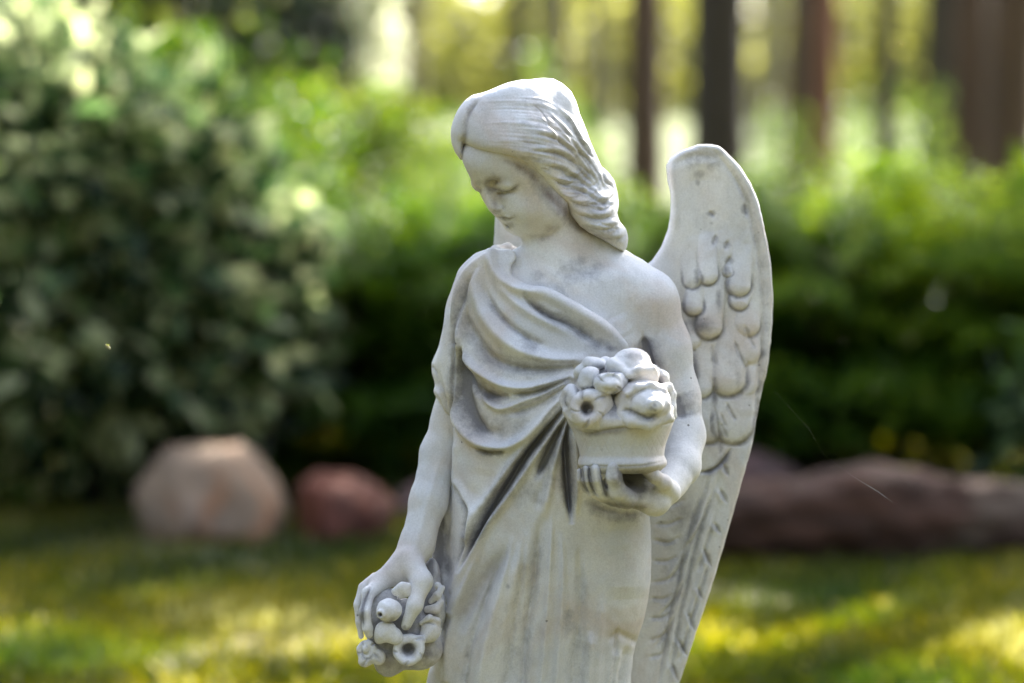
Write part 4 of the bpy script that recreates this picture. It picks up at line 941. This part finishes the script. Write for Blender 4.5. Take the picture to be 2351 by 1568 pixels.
def shrub(name, label, cat, group, blobs, n, L, W, mat, tint_fn, root, droop=0.1, shell=0.4, stems=7, gap=24):
    o = empty(name, root); tag(o, label, cat, group)
    p, u = blob_points(blobs, n, shell, gap); ok = p[:, 2] > root[2] + 0.01; p, u = p[ok], u[ok]; m_ = len(p)
    d = unit(u + 0.7 * RS.randn(m_, 3) + np.array([0, 0, -droop])); nn = unit(u * 0.6 + np.array([0, 0, 0.7]) + 0.45 * RS.randn(m_, 3))
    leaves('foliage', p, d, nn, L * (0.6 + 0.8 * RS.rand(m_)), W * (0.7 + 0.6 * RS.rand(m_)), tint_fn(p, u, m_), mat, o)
    st = []
    for k in range(stems):
        b_ = blobs[k % len(blobs)]; e = Vector(b_[:3]) + Vector(((RS.rand() - .5) * b_[3], (RS.rand() - .5) * b_[4], b_[5] * (0.2 + .4 * RS.rand())))
        r0 = Vector(root) + Vector(((RS.rand() - .5) * .12, (RS.rand() - .5) * .12, -0.02)); mid = (r0 + e) / 2 + Vector(((RS.rand() - .5) * .15, 0, .05))
        st.append(([r0, mid, e], [0.014, 0.010, 0.004]))
    tubes('stem', st, M_STEM, o, 6)
    return o

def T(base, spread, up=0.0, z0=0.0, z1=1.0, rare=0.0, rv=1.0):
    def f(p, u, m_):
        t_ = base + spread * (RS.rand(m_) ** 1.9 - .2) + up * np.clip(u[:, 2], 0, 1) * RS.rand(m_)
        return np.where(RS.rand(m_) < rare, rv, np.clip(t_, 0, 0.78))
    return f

def B(px, py, Y, rx, ry, rz):
    c = wpt(px, py, Y); return (c.x, c.y, c.z, rx, ry, rz)
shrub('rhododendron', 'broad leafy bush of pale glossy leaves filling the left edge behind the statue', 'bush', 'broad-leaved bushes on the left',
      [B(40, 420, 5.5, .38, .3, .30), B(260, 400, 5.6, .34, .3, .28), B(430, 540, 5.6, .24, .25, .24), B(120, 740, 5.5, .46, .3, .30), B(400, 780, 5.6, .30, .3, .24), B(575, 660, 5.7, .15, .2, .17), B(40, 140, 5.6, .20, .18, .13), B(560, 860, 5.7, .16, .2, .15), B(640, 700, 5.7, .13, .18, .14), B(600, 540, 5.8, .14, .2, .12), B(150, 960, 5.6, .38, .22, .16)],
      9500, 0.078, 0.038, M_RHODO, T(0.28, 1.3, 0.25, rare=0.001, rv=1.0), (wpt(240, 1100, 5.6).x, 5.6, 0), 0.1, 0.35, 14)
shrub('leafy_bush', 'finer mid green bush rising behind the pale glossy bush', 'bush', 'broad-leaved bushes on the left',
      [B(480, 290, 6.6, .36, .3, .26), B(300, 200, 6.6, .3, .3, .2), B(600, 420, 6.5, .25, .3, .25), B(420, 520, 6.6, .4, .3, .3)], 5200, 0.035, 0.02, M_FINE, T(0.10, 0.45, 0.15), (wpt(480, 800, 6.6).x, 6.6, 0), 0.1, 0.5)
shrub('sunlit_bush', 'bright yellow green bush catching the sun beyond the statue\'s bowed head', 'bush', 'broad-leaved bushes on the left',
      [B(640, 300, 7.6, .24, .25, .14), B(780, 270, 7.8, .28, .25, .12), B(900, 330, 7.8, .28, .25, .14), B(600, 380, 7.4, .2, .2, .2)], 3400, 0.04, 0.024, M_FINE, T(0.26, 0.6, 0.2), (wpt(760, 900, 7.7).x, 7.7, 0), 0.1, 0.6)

def conifer(label, px, pytop, Y, rx, h, n, bright, group='low conifers in a row behind the statue'):
    c = wpt(px, 784, Y); o = empty('conifer_shrub', (c.x, Y, 0)); tag(o, label, 'conifer', group)
    ztop = wpt(px, pytop, Y).z; P_, D_, N_, T_ = [], [], [], []; st = []
    nb = 78
    for k in range(nb):
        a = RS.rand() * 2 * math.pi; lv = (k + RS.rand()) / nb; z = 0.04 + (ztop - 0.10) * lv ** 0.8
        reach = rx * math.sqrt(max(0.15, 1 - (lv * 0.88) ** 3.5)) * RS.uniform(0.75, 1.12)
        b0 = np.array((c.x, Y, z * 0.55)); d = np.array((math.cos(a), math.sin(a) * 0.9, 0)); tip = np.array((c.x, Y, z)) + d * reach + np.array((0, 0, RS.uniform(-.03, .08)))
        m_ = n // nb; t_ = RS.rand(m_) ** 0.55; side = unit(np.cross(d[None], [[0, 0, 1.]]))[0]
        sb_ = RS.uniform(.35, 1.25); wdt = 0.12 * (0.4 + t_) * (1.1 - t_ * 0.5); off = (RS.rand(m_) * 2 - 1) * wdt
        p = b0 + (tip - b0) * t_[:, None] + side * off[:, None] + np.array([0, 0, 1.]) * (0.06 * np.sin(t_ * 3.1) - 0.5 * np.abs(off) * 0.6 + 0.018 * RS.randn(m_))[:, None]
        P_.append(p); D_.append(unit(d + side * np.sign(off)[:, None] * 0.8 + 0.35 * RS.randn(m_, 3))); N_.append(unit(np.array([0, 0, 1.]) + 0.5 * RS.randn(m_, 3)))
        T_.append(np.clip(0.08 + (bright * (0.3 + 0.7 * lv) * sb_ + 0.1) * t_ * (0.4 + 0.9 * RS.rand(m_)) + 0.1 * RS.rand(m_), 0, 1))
        if k % 3 == 0: st.append(([Vector(b0), Vector((b0 + tip) / 2 + np.array((0, 0, .03))), Vector(tip)], [0.010, 0.006, 0.002]))
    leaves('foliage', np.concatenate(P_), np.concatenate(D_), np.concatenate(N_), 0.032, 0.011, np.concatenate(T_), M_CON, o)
    st.append(([Vector((c.x, Y, -0.02)), Vector((c.x + .02, Y, ztop * .5)), Vector((c.x, Y, ztop * .8))], [0.03, 0.02, 0.006]))
    tubes('stem', st, M_STEM, o, 6)
conifer('dark green conifer between the broad-leaved bush and the bowed head', 830, 410, 6.0, .42, .7, 20000, 0.55)
conifer('green conifer behind the neck and shoulders of the statue', 1180, 400, 6.2, .46, .7, 20000, 0.6)
conifer('green conifer seen between the curled hair and the wing', 1500, 345, 6.1, .46, .8, 20000, 0.8)
conifer('bright tipped conifer just right of the wing', 1880, 370, 5.95, .46, .7, 22000, 0.9)
conifer('yellow green tipped conifer near the right edge of the picture', 2260, 340, 5.95, .46, .75, 22000, 0.95)
conifer('conifer cut off by the right edge of the picture', 2560, 340, 5.8, .40, .8, 12000, 0.9)
conifer('low conifer standing in the gap behind the two left boulders', 560, 620, 6.2, .42, .5, 11000, 0.4)
conifer('dark low conifer in the gap above the middle of the log', 2070, 520, 6.4, .42, .6, 16000, 0.5)
conifer('dark low conifer right behind the middle of the wing', 1680, 480, 6.4, .42, .6, 16000, 0.5)
conifer('dark low conifer half hidden by the statue\'s draped shoulder', 1010, 520, 6.4, .40, .6, 14000, 0.5)
shrub('edge_bush', 'broad-leaved sprig with bright glints at the right edge above the log', 'bush', None,
      [B(2345, 880, 5.3, .05, .1, .12), B(2360, 1010, 5.3, .05, .1, .10), B(2280, 1110, 5.35, .07, .08, .04)], 260, 0.05, 0.026, M_RHODO, T(0.1, 0.5, 0.3), (wpt(2370, 1200, 5.4).x, 5.4, 0), 0.2, 0.6, 4)

# ---- boulders and the log
def rock_mat(name, cols, sc_=9):
    m, t, b = new_mat(name); tc = N(t, 'ShaderNodeTexCoord').outputs['Object']
    c = mix(t, ramp(t, noise(t, sc_, 6, 0.7, tc), [(0.42, 0.0), (0.58, 1.0)]), cols[0], cols[1])
    c = mix(t, ramp(t, noise(t, sc_ * .7, 3, 0.6, tc, 1.0), [(0.5, 0.0), (0.66, 1.0)]), c, cols[2]); t.links.new(c, b.inputs['Base Color']); b.inputs['Roughness'].default_value = 0.85
    bp = N(t, 'ShaderNodeBump'); bp.inputs['Distance'].default_value = 0.01; t.links.new(noise(t, 40, 6, 0.7, tc), bp.inputs['Height']); t.links.new(bp.outputs[0], b.inputs['Normal'])
    return m
def boulder(label, pts_px, Y, depth, mat, name='boulder'):
    """a rock whose front outline is given at its distance, rounded into the ground"""
    q = np.array([[wpt(a, b_, Y).x, wpt(a, b_, Y).z] for a, b_ in [(p0[0] + (p1[0] - p0[0]) * i / 4, p0[1] + (p1[1] - p0[1]) * i / 4) for p0, p1 in zip(pts_px, pts_px[1:] + pts_px[:1]) for i in range(4)]])
    cx, cz = q.mean(0); n_ = len(q); V = []; Q = []; K = 15
    for k in range(K):
        t_ = -1 + 2 * k / (K - 1); s_ = math.sqrt(max(0.0, 1 - abs(t_) ** 4)) * 0.97 + 0.03
        for x, z in q:
            f = s_ * (1 + 0.035 * math.sin(x * 31 + k * 1.1) * math.sin(z * 27 - k * .9)); V.append((cx + (x - cx) * f + 0.02 * t_, Y + t_ * depth, (cz - .05) + (z - cz + .05) * f))
    for k in range(K - 1):
        for j in range(n_): Q.append((k * n_ + j, k * n_ + (j + 1) % n_, (k + 1) * n_ + (j + 1) % n_, (k + 1) * n_ + j))
    V = np.array(V); c_ = np.array((cx, Y, cz)); ext = np.ptp(V, axis=0) / 2; pr = np.random.RandomState(int(cx * 1000) % 997 + 5)
    for _ in range(10):
        nn_ = unit(np.array([[pr.randn(), -abs(pr.randn()) - .2, pr.randn() * .8 + .3]]))[0]; sup = ((V - c_) @ nn_).max(); cut = sup * pr.uniform(.88, .98)
        d_ = (V - c_) @ nn_; over = d_ > cut; V[over] -= ((d_[over] - cut) * 0.9)[:, None] * nn_
    V = [tuple(v) for v in V]
    V.append((cx, min(v[1] for v in V[:n_]), cz)); V.append((cx, Y + depth, cz)); e = len(V)
    for j in range(n_): Q.append(((j + 1) % n_, j, e - 2, e - 2)); Q.append(((K - 1) * n_ + j, (K - 1) * n_ + (j + 1) % n_, e - 1, e - 1))
    bm = bmesh.new(); vs_ = [bm.verts.new(v) for v in V]
    for f in Q:
        try: bm.faces.new([vs_[i] for i in dict.fromkeys(f)])
        except ValueError: pass
    bmesh.ops.recalc_face_normals(bm, faces=bm.faces); me = bpy.data.meshes.new(name)
    bmesh.ops.translate(bm, verts=bm.verts, vec=(-cx, -Y, 0)); bm.to_mesh(me); bm.free(); me.polygons.foreach_set('use_smooth', [True] * len(me.polygons))
    me.materials.append(mat); o = bpy.data.objects.new(name, me); sc.collection.objects.link(o); o.location = (cx, Y, 0)
    return tag(o, label, 'boulder', 'boulders along the edge of the lawn')
M_TAN = rock_mat('pinkish_granite', ((0.32, 0.22, 0.145), (0.21, 0.15, 0.10), (0.34, 0.16, 0.075)))
M_RED = rock_mat('red_granite', ((0.12, 0.030, 0.012), (0.07, 0.02, 0.010), (0.17, 0.05, 0.018)))
M_BRN = rock_mat('brown_stone', ((0.13, 0.07, 0.06), (0.08, 0.055, 0.05), (0.17, 0.09, 0.06)))
boulder('large pinkish tan boulder on the grass below the broad-leaved bush', [(326, 1150), (332, 1095), (366, 1045), (392, 1030), (542, 1022), (574, 1052), (626, 1118), (650, 1180), (646, 1235), (560, 1265), (430, 1262), (345, 1235)], 5.15, 0.16, M_TAN)
boulder('smaller dark red boulder between the tan boulder and the statue', [(690, 1160), (696, 1108), (722, 1084), (790, 1088), (866, 1125), (900, 1166), (890, 1225), (820, 1268), (740, 1262), (695, 1220)], 5.2, 0.13, M_RED)
boulder('dim brown boulder just left of the statue\'s hanging arm', [(905, 1180), (915, 1130), (950, 1110), (1010, 1120), (1040, 1180), (1030, 1240), (960, 1255)], 5.5, 0.10, M_BRN)
boulder('dull brown stone behind the left end of the log', [(1650, 1120), (1660, 1060), (1720, 1035), (1800, 1060), (1850, 1100), (1850, 1160), (1700, 1180)], 5.6, 0.12, M_BRN)

def log():
    m, t, b = new_mat('weathered_log_wood'); tc = N(t, 'ShaderNodeTexCoord').outputs['Object']; mp = N(t, 'ShaderNodeMapping'); mp.inputs['Scale'].default_value = (1.2, 9, 9); t.links.new(tc, mp.inputs[0])
    c = mix(t, ramp(t, noise(t, 3.0, 6, 0.7, mp.outputs[0]), [(0.32, 0.0), (0.68, 1.0)]), (0.022, 0.010, 0.005), (0.115, 0.048, 0.024))
    c = mix(t, ramp(t, noise(t, 5.5, 3, 0.6, tc), [(0.54, 0.0), (0.70, 1.0)]), c, (0.11, 0.075, 0.05)); t.links.new(c, b.inputs['Base Color']); b.inputs['Roughness'].default_value = 0.85
    bp = N(t, 'ShaderNodeBump'); bp.inputs['Distance'].default_value = 0.02; t.links.new(noise(t, 3.0, 6, 0.7, mp.outputs[0]), bp.inputs['Height']); t.links.new(bp.outputs[0], b.inputs['Normal'])
    Y = 4.86; a = wpt(1560, 1215, Y); e = wpt(2520, 1240, Y + .1); n_ = 44; seg = 28; V = []; Q = []
    root = empty('fallen_log', (a.x + .3, Y, 0)); tag(root, 'thick reddish brown weathered log lying on the lawn behind the wing', 'log')
    for k in range(n_ + 1):
        u = k / n_; pxk = 1560 + 960 * u
        r_ = np.interp(pxk, (1560, 1700, 1800, 1960, 2100, 2250, 2400, 2520), (.080, .086, .086, .100, .092, .078, .074, .072)); cz = r_ * 0.98
        if k in (0, n_): r_ *= 0.8
        for j in range(seg):
            an = 2 * math.pi * j / seg; rr2 = r_ * (1 + 0.06 * math.sin(3 * an + 4 * u) + 0.05 * math.sin(7 * an + 9 * u) + 0.04 * math.sin(23 * u + an * 2) + 0.04 * math.sin(47 * u - an * 5))
            V.append((a.x + (e.x - a.x) * u, Y + .12 * u + math.cos(an) * rr2, cz + math.sin(an) * rr2))
    for k in range(n_):
        for j in range(seg): Q.append((k * seg + j, (k + 1) * seg + j, (k + 1) * seg + (j + 1) % seg, k * seg + (j + 1) % seg))
    for k in (0, n_):
        c0 = len(V); x = V[k * seg][0]; V.append((x, Y + .12 * k / n_, .1))
        for j in range(0, seg, 2): Q.append((k * seg + j, k * seg + (j + 1) % seg, k * seg + (j + 2) % seg, c0))
    mesh_obj('trunk', V, Q, m, root)
    kx = wpt(2122, 1275, 4.86); m2, t2, b2 = new_mat('knot_hole'); b2.inputs['Base Color'].default_value = (0.02, 0.014, 0.012, 1); b2.inputs['Roughness'].default_value = 1
    v, q = tube('', [Vector((kx.x, 4.83, kx.z)), Vector((kx.x, 4.9, kx.z))], [0.014, 0.018], None, None, 14); v.append((kx.x, 4.833, kx.z)); q += [(j, (j + 1) % 14, (j + 2) % 14, 28) for j in range(0, 14, 2)]
    mesh_obj('knot', v, q, m2, root)
log()

# ---- trees beyond the hedge
BK_DARK = bark_mat('dark_bark', (0.018, 0.012, 0.007), (0.045, 0.03, 0.017)); BK_BRN = bark_mat('brown_bark', (0.045, 0.024, 0.012), (0.095, 0.05, 0.026))
BK_RED = bark_mat('reddish_pine_bark', (0.15, 0.055, 0.028), (0.24, 0.095, 0.05)); BK_BIR = bark_mat('birch_bark', (0.88, 0.84, 0.74), (0.70, 0.66, 0.57), 5, 3.0); BK_OL = bark_mat('olive_bark', (0.08, 0.065, 0.035), (0.15, 0.12, 0.06))
M_CROWN = leaf_mat('crown_leaf', [(0.02, 0.04, 0.01), (0.06, 0.10, 0.02), (0.15, 0.19, 0.04), (0.3, 0.32, 0.1)], 0.5, 0.45, 0.4)
def tree(label, px, wpx, Y, bark, name='tree', crown=True, h=None, low=0.0):
    c = wpt(px, 300, Y); z0 = float(hill(c.x, Y)) - 0.05; r_ = wpx * 1.12 / F * Y * 0.5; h = h or RS.uniform(10, 13); lean = RS.uniform(-.02, .02)
    o = empty(name, (c.x, Y, z0)); tag(o, label, 'tree', 'trunks of the wood beyond the hedge')
    pts = [Vector((c.x + lean * z + .04 * r_ * math.sin(z * 1.7 + px), Y, z0 + z)) for z in (0, .12, .4, 1, 2, 3.5, 5, 7, h * .8, h)]
    lst = [(pts, [r_ * k for k in (1.5, 1.2, 1.06, 1, .95, .9, .82, .68, .45, .12)])]
    bl = []
    for k in range(9):
        z = h * RS.uniform(.5, .92); a = RS.rand() * 6.28; L = RS.uniform(1.0, 2.2); b0 = Vector((c.x + lean * z, Y, z0 + z)); e = b0 + Vector((math.cos(a) * L, math.sin(a) * L, RS.uniform(.2, .9)))
        lst.append(([b0, (b0 + e) / 2 + Vector((0, 0, .15)), e], [r_ * .3, r_ * .2, r_ * .06])); bl.append((e.x, e.y, e.z, .8, .8, .5))
    bl.append((c.x, Y, z0 + h * .9, 1.2, 1.2, 1.0))
    tubes('trunk', lst, bark, o, 12)
    p, u = blob_points(bl, 380, 0.9); p = p[sun_gap(p)]; m_ = len(p); leaves('crown', p, unit(RS.randn(m_, 3)), unit(RS.randn(m_, 3)), 0.22, 0.13, RS.rand(m_) * .8, M_CROWN, o)
    return o
M_BLOS = leaf_mat('pale_blossom', [(0.30, 0.34, 0.20), (0.55, 0.55, 0.42), (0.80, 0.78, 0.66)], 0.6, 0.5, 0.3)
shrub('blossoming_tree', 'slender tree hung with pale blossom at the top, left of centre', 'tree', None,
      [B(872, -30, 9.6, .10, .12, .12), B(862, 40, 9.6, .095, .12, .12), B(876, 110, 9.6, .09, .12, .11), B(880, 170, 9.6, .08, .1, .07), B(860, -120, 9.6, .14, .15, .2)], 1700, 0.035, 0.026, M_BLOS, T(0.3, 0.7, 0.3), (wpt(870, 784, 9.6).x, 9.6, 0), 0.3, 0.9, 4)
tree('thin dark trunk ending high above the statue\'s head', 1192, 46, 20, BK_DARK)
tree('olive brown trunk right of the thin dark trunk', 1262, 60, 24, BK_OL)
tree('brown trunk above and right of the head', 1478, 84, 19, BK_BRN)
tree('thickest dark trunk above the wing', 1656, 122, 16, BK_DARK)
tree('slim reddish trunk right of the thickest trunk', 1888, 42, 14, BK_RED, 'pine_tree')
tree('brown trunk close behind the slim reddish trunk', 1838, 70, 22, BK_BRN)
tree('narrow dark trunk between two bright gaps of meadow', 2034, 44, 15, BK_DARK)
tree('dark trunk on the right, left of the brown pair', 2150, 74, 22, BK_DARK)
tree('brown trunk left of the trunk at the right edge', 2228, 76, 18, BK_BRN)
tree('wide reddish brown trunk at the right edge', 2316, 110, 17, BK_BRN)
tree('far olive trunk left of the head\'s crown', 945, 50, 26, BK_OL)
tree('far trunk in the pale gap above the curled hair', 1380, 40, 36, BK_OL)
tree('far trunk between the thickest trunk and the reddish one', 1760, 46, 32, BK_OL)

# dark evergreen behind the bushes at upper left
shrub('evergreen_tree', 'tall dark evergreen closing off the upper left corner', 'tree', None,
      [B(300, -60, 10.5, 1.1, .7, .62), B(700, 20, 11, .42, .5, .42), B(-100, 0, 10.5, .9, .6, .7), B(560, 120, 10.8, .45, .5, .3), B(300, 300, 10.8, 1.0, .6, .5), B(760, 60, 11, .18, .3, .3), B(250, -420, 10.8, 1.1, .7, .8)], 15000, 0.07, 0.035, M_DARK, T(0.05, 0.35, 0.25), (wpt(300, 784, 10.6).x, 10.6, 0), 0.2, 0.9, 10)

ORD = ('nearest', 'second', 'third', 'fourth', 'fifth')
for side_, lst_ in (('left', ((-4.5, 12, 110), (-7, 17, 80), (-6.5, 24, 60), (-9.5, 14, 90), (-12, 22, 70))), ('right', ((9.5, 14, 90), (7.5, 25, 60), (11.5, 19, 80), (12, 15, 90), (14, 23, 70)))):
    for q_, (X_, Y_, w_) in enumerate(lst_):
        tree('%s trunk of the wood past the %s edge of the picture' % (ORD[q_], side_), CX + X_ / Y_ * F, w_, Y_, (BK_DARK, BK_BRN)[int(Y_) % 2])
# an unseen spreading tree added out of frame to shade a band of lawn
def added_shade_tree():
    o = empty('tree', (4.6, 9.6, 0)); tag(o, 'unseen tree added off to the right to shade the lawn', 'tree')
    tubes('trunk', [([Vector((4.6, 9.6, -.05)), Vector((4.6, 9.6, 2)), Vector((4.5, 9.5, 4.2)), Vector((4.3, 9.4, 6))], [.16, .13, .11, .05]), ([Vector((4.55, 9.55, 3.6)), Vector((3.6, 9.4, 4.4)), Vector((2.2, 9.3, 4.6)), Vector((.6, 9.2, 4.5))], [.08, .06, .04, .01])], BK_BRN, o, 10)
    q0 = np.array((-0.1, 4.72, 0)) + np.array(sd) * (4.5 / sd.z)
    p, u = blob_points([(q0[0], q0[1], 4.5, 2.6, .50, .35), (4.3, 9.4, 6.2, 1.3, 1.2, .8)], 3800, .95); p = p[sun_gap(p, .25)]; n_ = len(p)
    leaves('crown', p, unit(RS.randn(n_, 3)), unit(RS.randn(n_, 3)), 0.15, 0.10, RS.rand(n_) * .8, M_CROWN, o)
added_shade_tree()

# the far wood, one mass of undergrowth and leaves
def undergrowth():
    n = 40000; X = (RS.rand(n) * 2 - 1) * 17; Y = 17 + 8 * RS.rand(n); prof = 0.55 + .5 * np.sin(X * 2.1 + 1) + .35 * np.sin(X * 5.3) + .2 * np.sin(X * 11)
    Z = hill(X, Y) + RS.rand(n) * np.clip(prof, 0, 1.5); m1 = 0.75 + .5 * np.sin(X * 1.7 + 2.5) > 0.35 
    p = np.stack([X, Y, Z], 1)[m1]; n = len(p)
    return tag(leaves('undergrowth', p, unit(RS.randn(n, 3)), unit(RS.randn(n, 3)), 0.09, 0.05, RS.rand(n) * .75, M_CROWN), kind='stuff')
undergrowth()
def far_wood():
    n = 78000; X = (RS.rand(n) * 2 - 1) * 44; Y = 40 + 18 * RS.rand(n); z0 = hill(X, Y)
    top = 1.6 + 1.1 * np.sin(X * .9 + 1) * np.sin(X * .37) + 0.6 * np.sin(X * 2.3); Z = z0 + RS.rand(n) ** 0.9 * np.clip(top + 0.9, 1.2, 4.5)
    p = np.stack([X, Y, Z], 1)
    n2 = 18000; X2 = (RS.rand(n2) * 2 - 1) * 46; k = np.sin(X2 * 1.1) + np.sin(X2 * .53 + 2) + .6 * RS.randn(n2) > -0.5; X2 = X2[k]; n2 = len(X2)
    p2 = np.stack([X2, 46 + 14 * RS.rand(n2), 3.2 + 5 * RS.rand(n2)], 1); p = np.concatenate([p, p2]); n = len(p)
    return tag(leaves('far_wood', p, unit(RS.randn(n, 3)), unit(RS.randn(n, 3)), 0.34, 0.22, 0.2 + RS.rand(n) * .7, leaf_mat('far_wood_leaf', [(0.045, 0.045, 0.014), (0.11, 0.11, 0.03), (0.21, 0.21, 0.055), (0.38, 0.37, 0.14)], 0.6, 0.5, 0.3)), kind='stuff')
far_wood()

# the wood closes round the clearing behind the photographer too
def ring_wood():
    n = 22000; a = math.pi + (RS.rand(n) * 2 - 1) * 2.25; R_ = 13 + 5 * RS.rand(n); X = R_ * np.sin(a); Y = 2 + R_ * np.cos(a)
    Z = 12.0 * RS.rand(n) ** 0.9 * (0.75 + .25 * np.sin(a * 9)); k = ~((Y > 1) & (np.abs(X) < 0.32 * Y + 2)); p = np.stack([X, Y, Z], 1)[k]; p = p[sun_gap(p, 0.9)]; n = len(p)
    return tag(leaves('surrounding_wood', p, unit(RS.randn(n, 3)), unit(RS.randn(n, 3)), 0.75, 0.5, RS.rand(n) * .8, leaf_mat('surrounding_leaf', [(0.012, 0.018, 0.010), (0.025, 0.035, 0.015), (0.05, 0.06, 0.025)], 0.6, 0.3, 0.3)), kind='stuff')
ring_wood()

# ---- small things in the air
def insect():
    c = wpt(248, 796, 2.2); o = empty('insect', c); tag(o, 'tiny pale winged insect hovering left of the statue in front of the bush', 'insect')
    m, t, b = new_mat('insect_body'); b.inputs['Base Color'].default_value = (0.55, 0.48, 0.28, 1); b.inputs['Roughness'].default_value = 0.4
    d = Vector((0.7, 0, -0.7)); v, q = tube('', [c - d * .0035, c - d * .002, c, c + d * .002, c + d * .0036], [.0002, .0011, .0014, .0011, .0002], None, None, 10); mesh_obj('body', v, q, m, o)
    for s_ in (-1, 1):
        leaves('insect_wing', np.array([c]), np.array([[0.3 * s_ + .1, -0.5, 0.7]]), np.array([[0.6, -0.6, 0.4 * s_]]), 0.004, 0.0018, np.array([.9]), M_FINE, o)
insect()
def thread():
    m, t, b = new_mat('spider_silk'); b.inputs['Base Color'].default_value = (0.8, 0.82, 0.85, 1); b.inputs['Roughness'].default_value = 0.15
    pts = [wpt(1780, 900, 2.12), wpt(1858, 985, 2.15), wpt(1892, 1045, 2.17), wpt(1960, 1095, 2.2), wpt(2018, 1130, 2.2), wpt(2052, 1155, 2.2)]
    v, q = tube('', pts, [.00001, .000018, .000008, .00001, .00008, .00001], None, None, 6); o = mesh_obj('spider_thread', v, q, m); tag(o, 'single fine spider thread drifting in the air right of the wing', 'thread')  # thicker stretch stands in for a glint on the silk
thread()
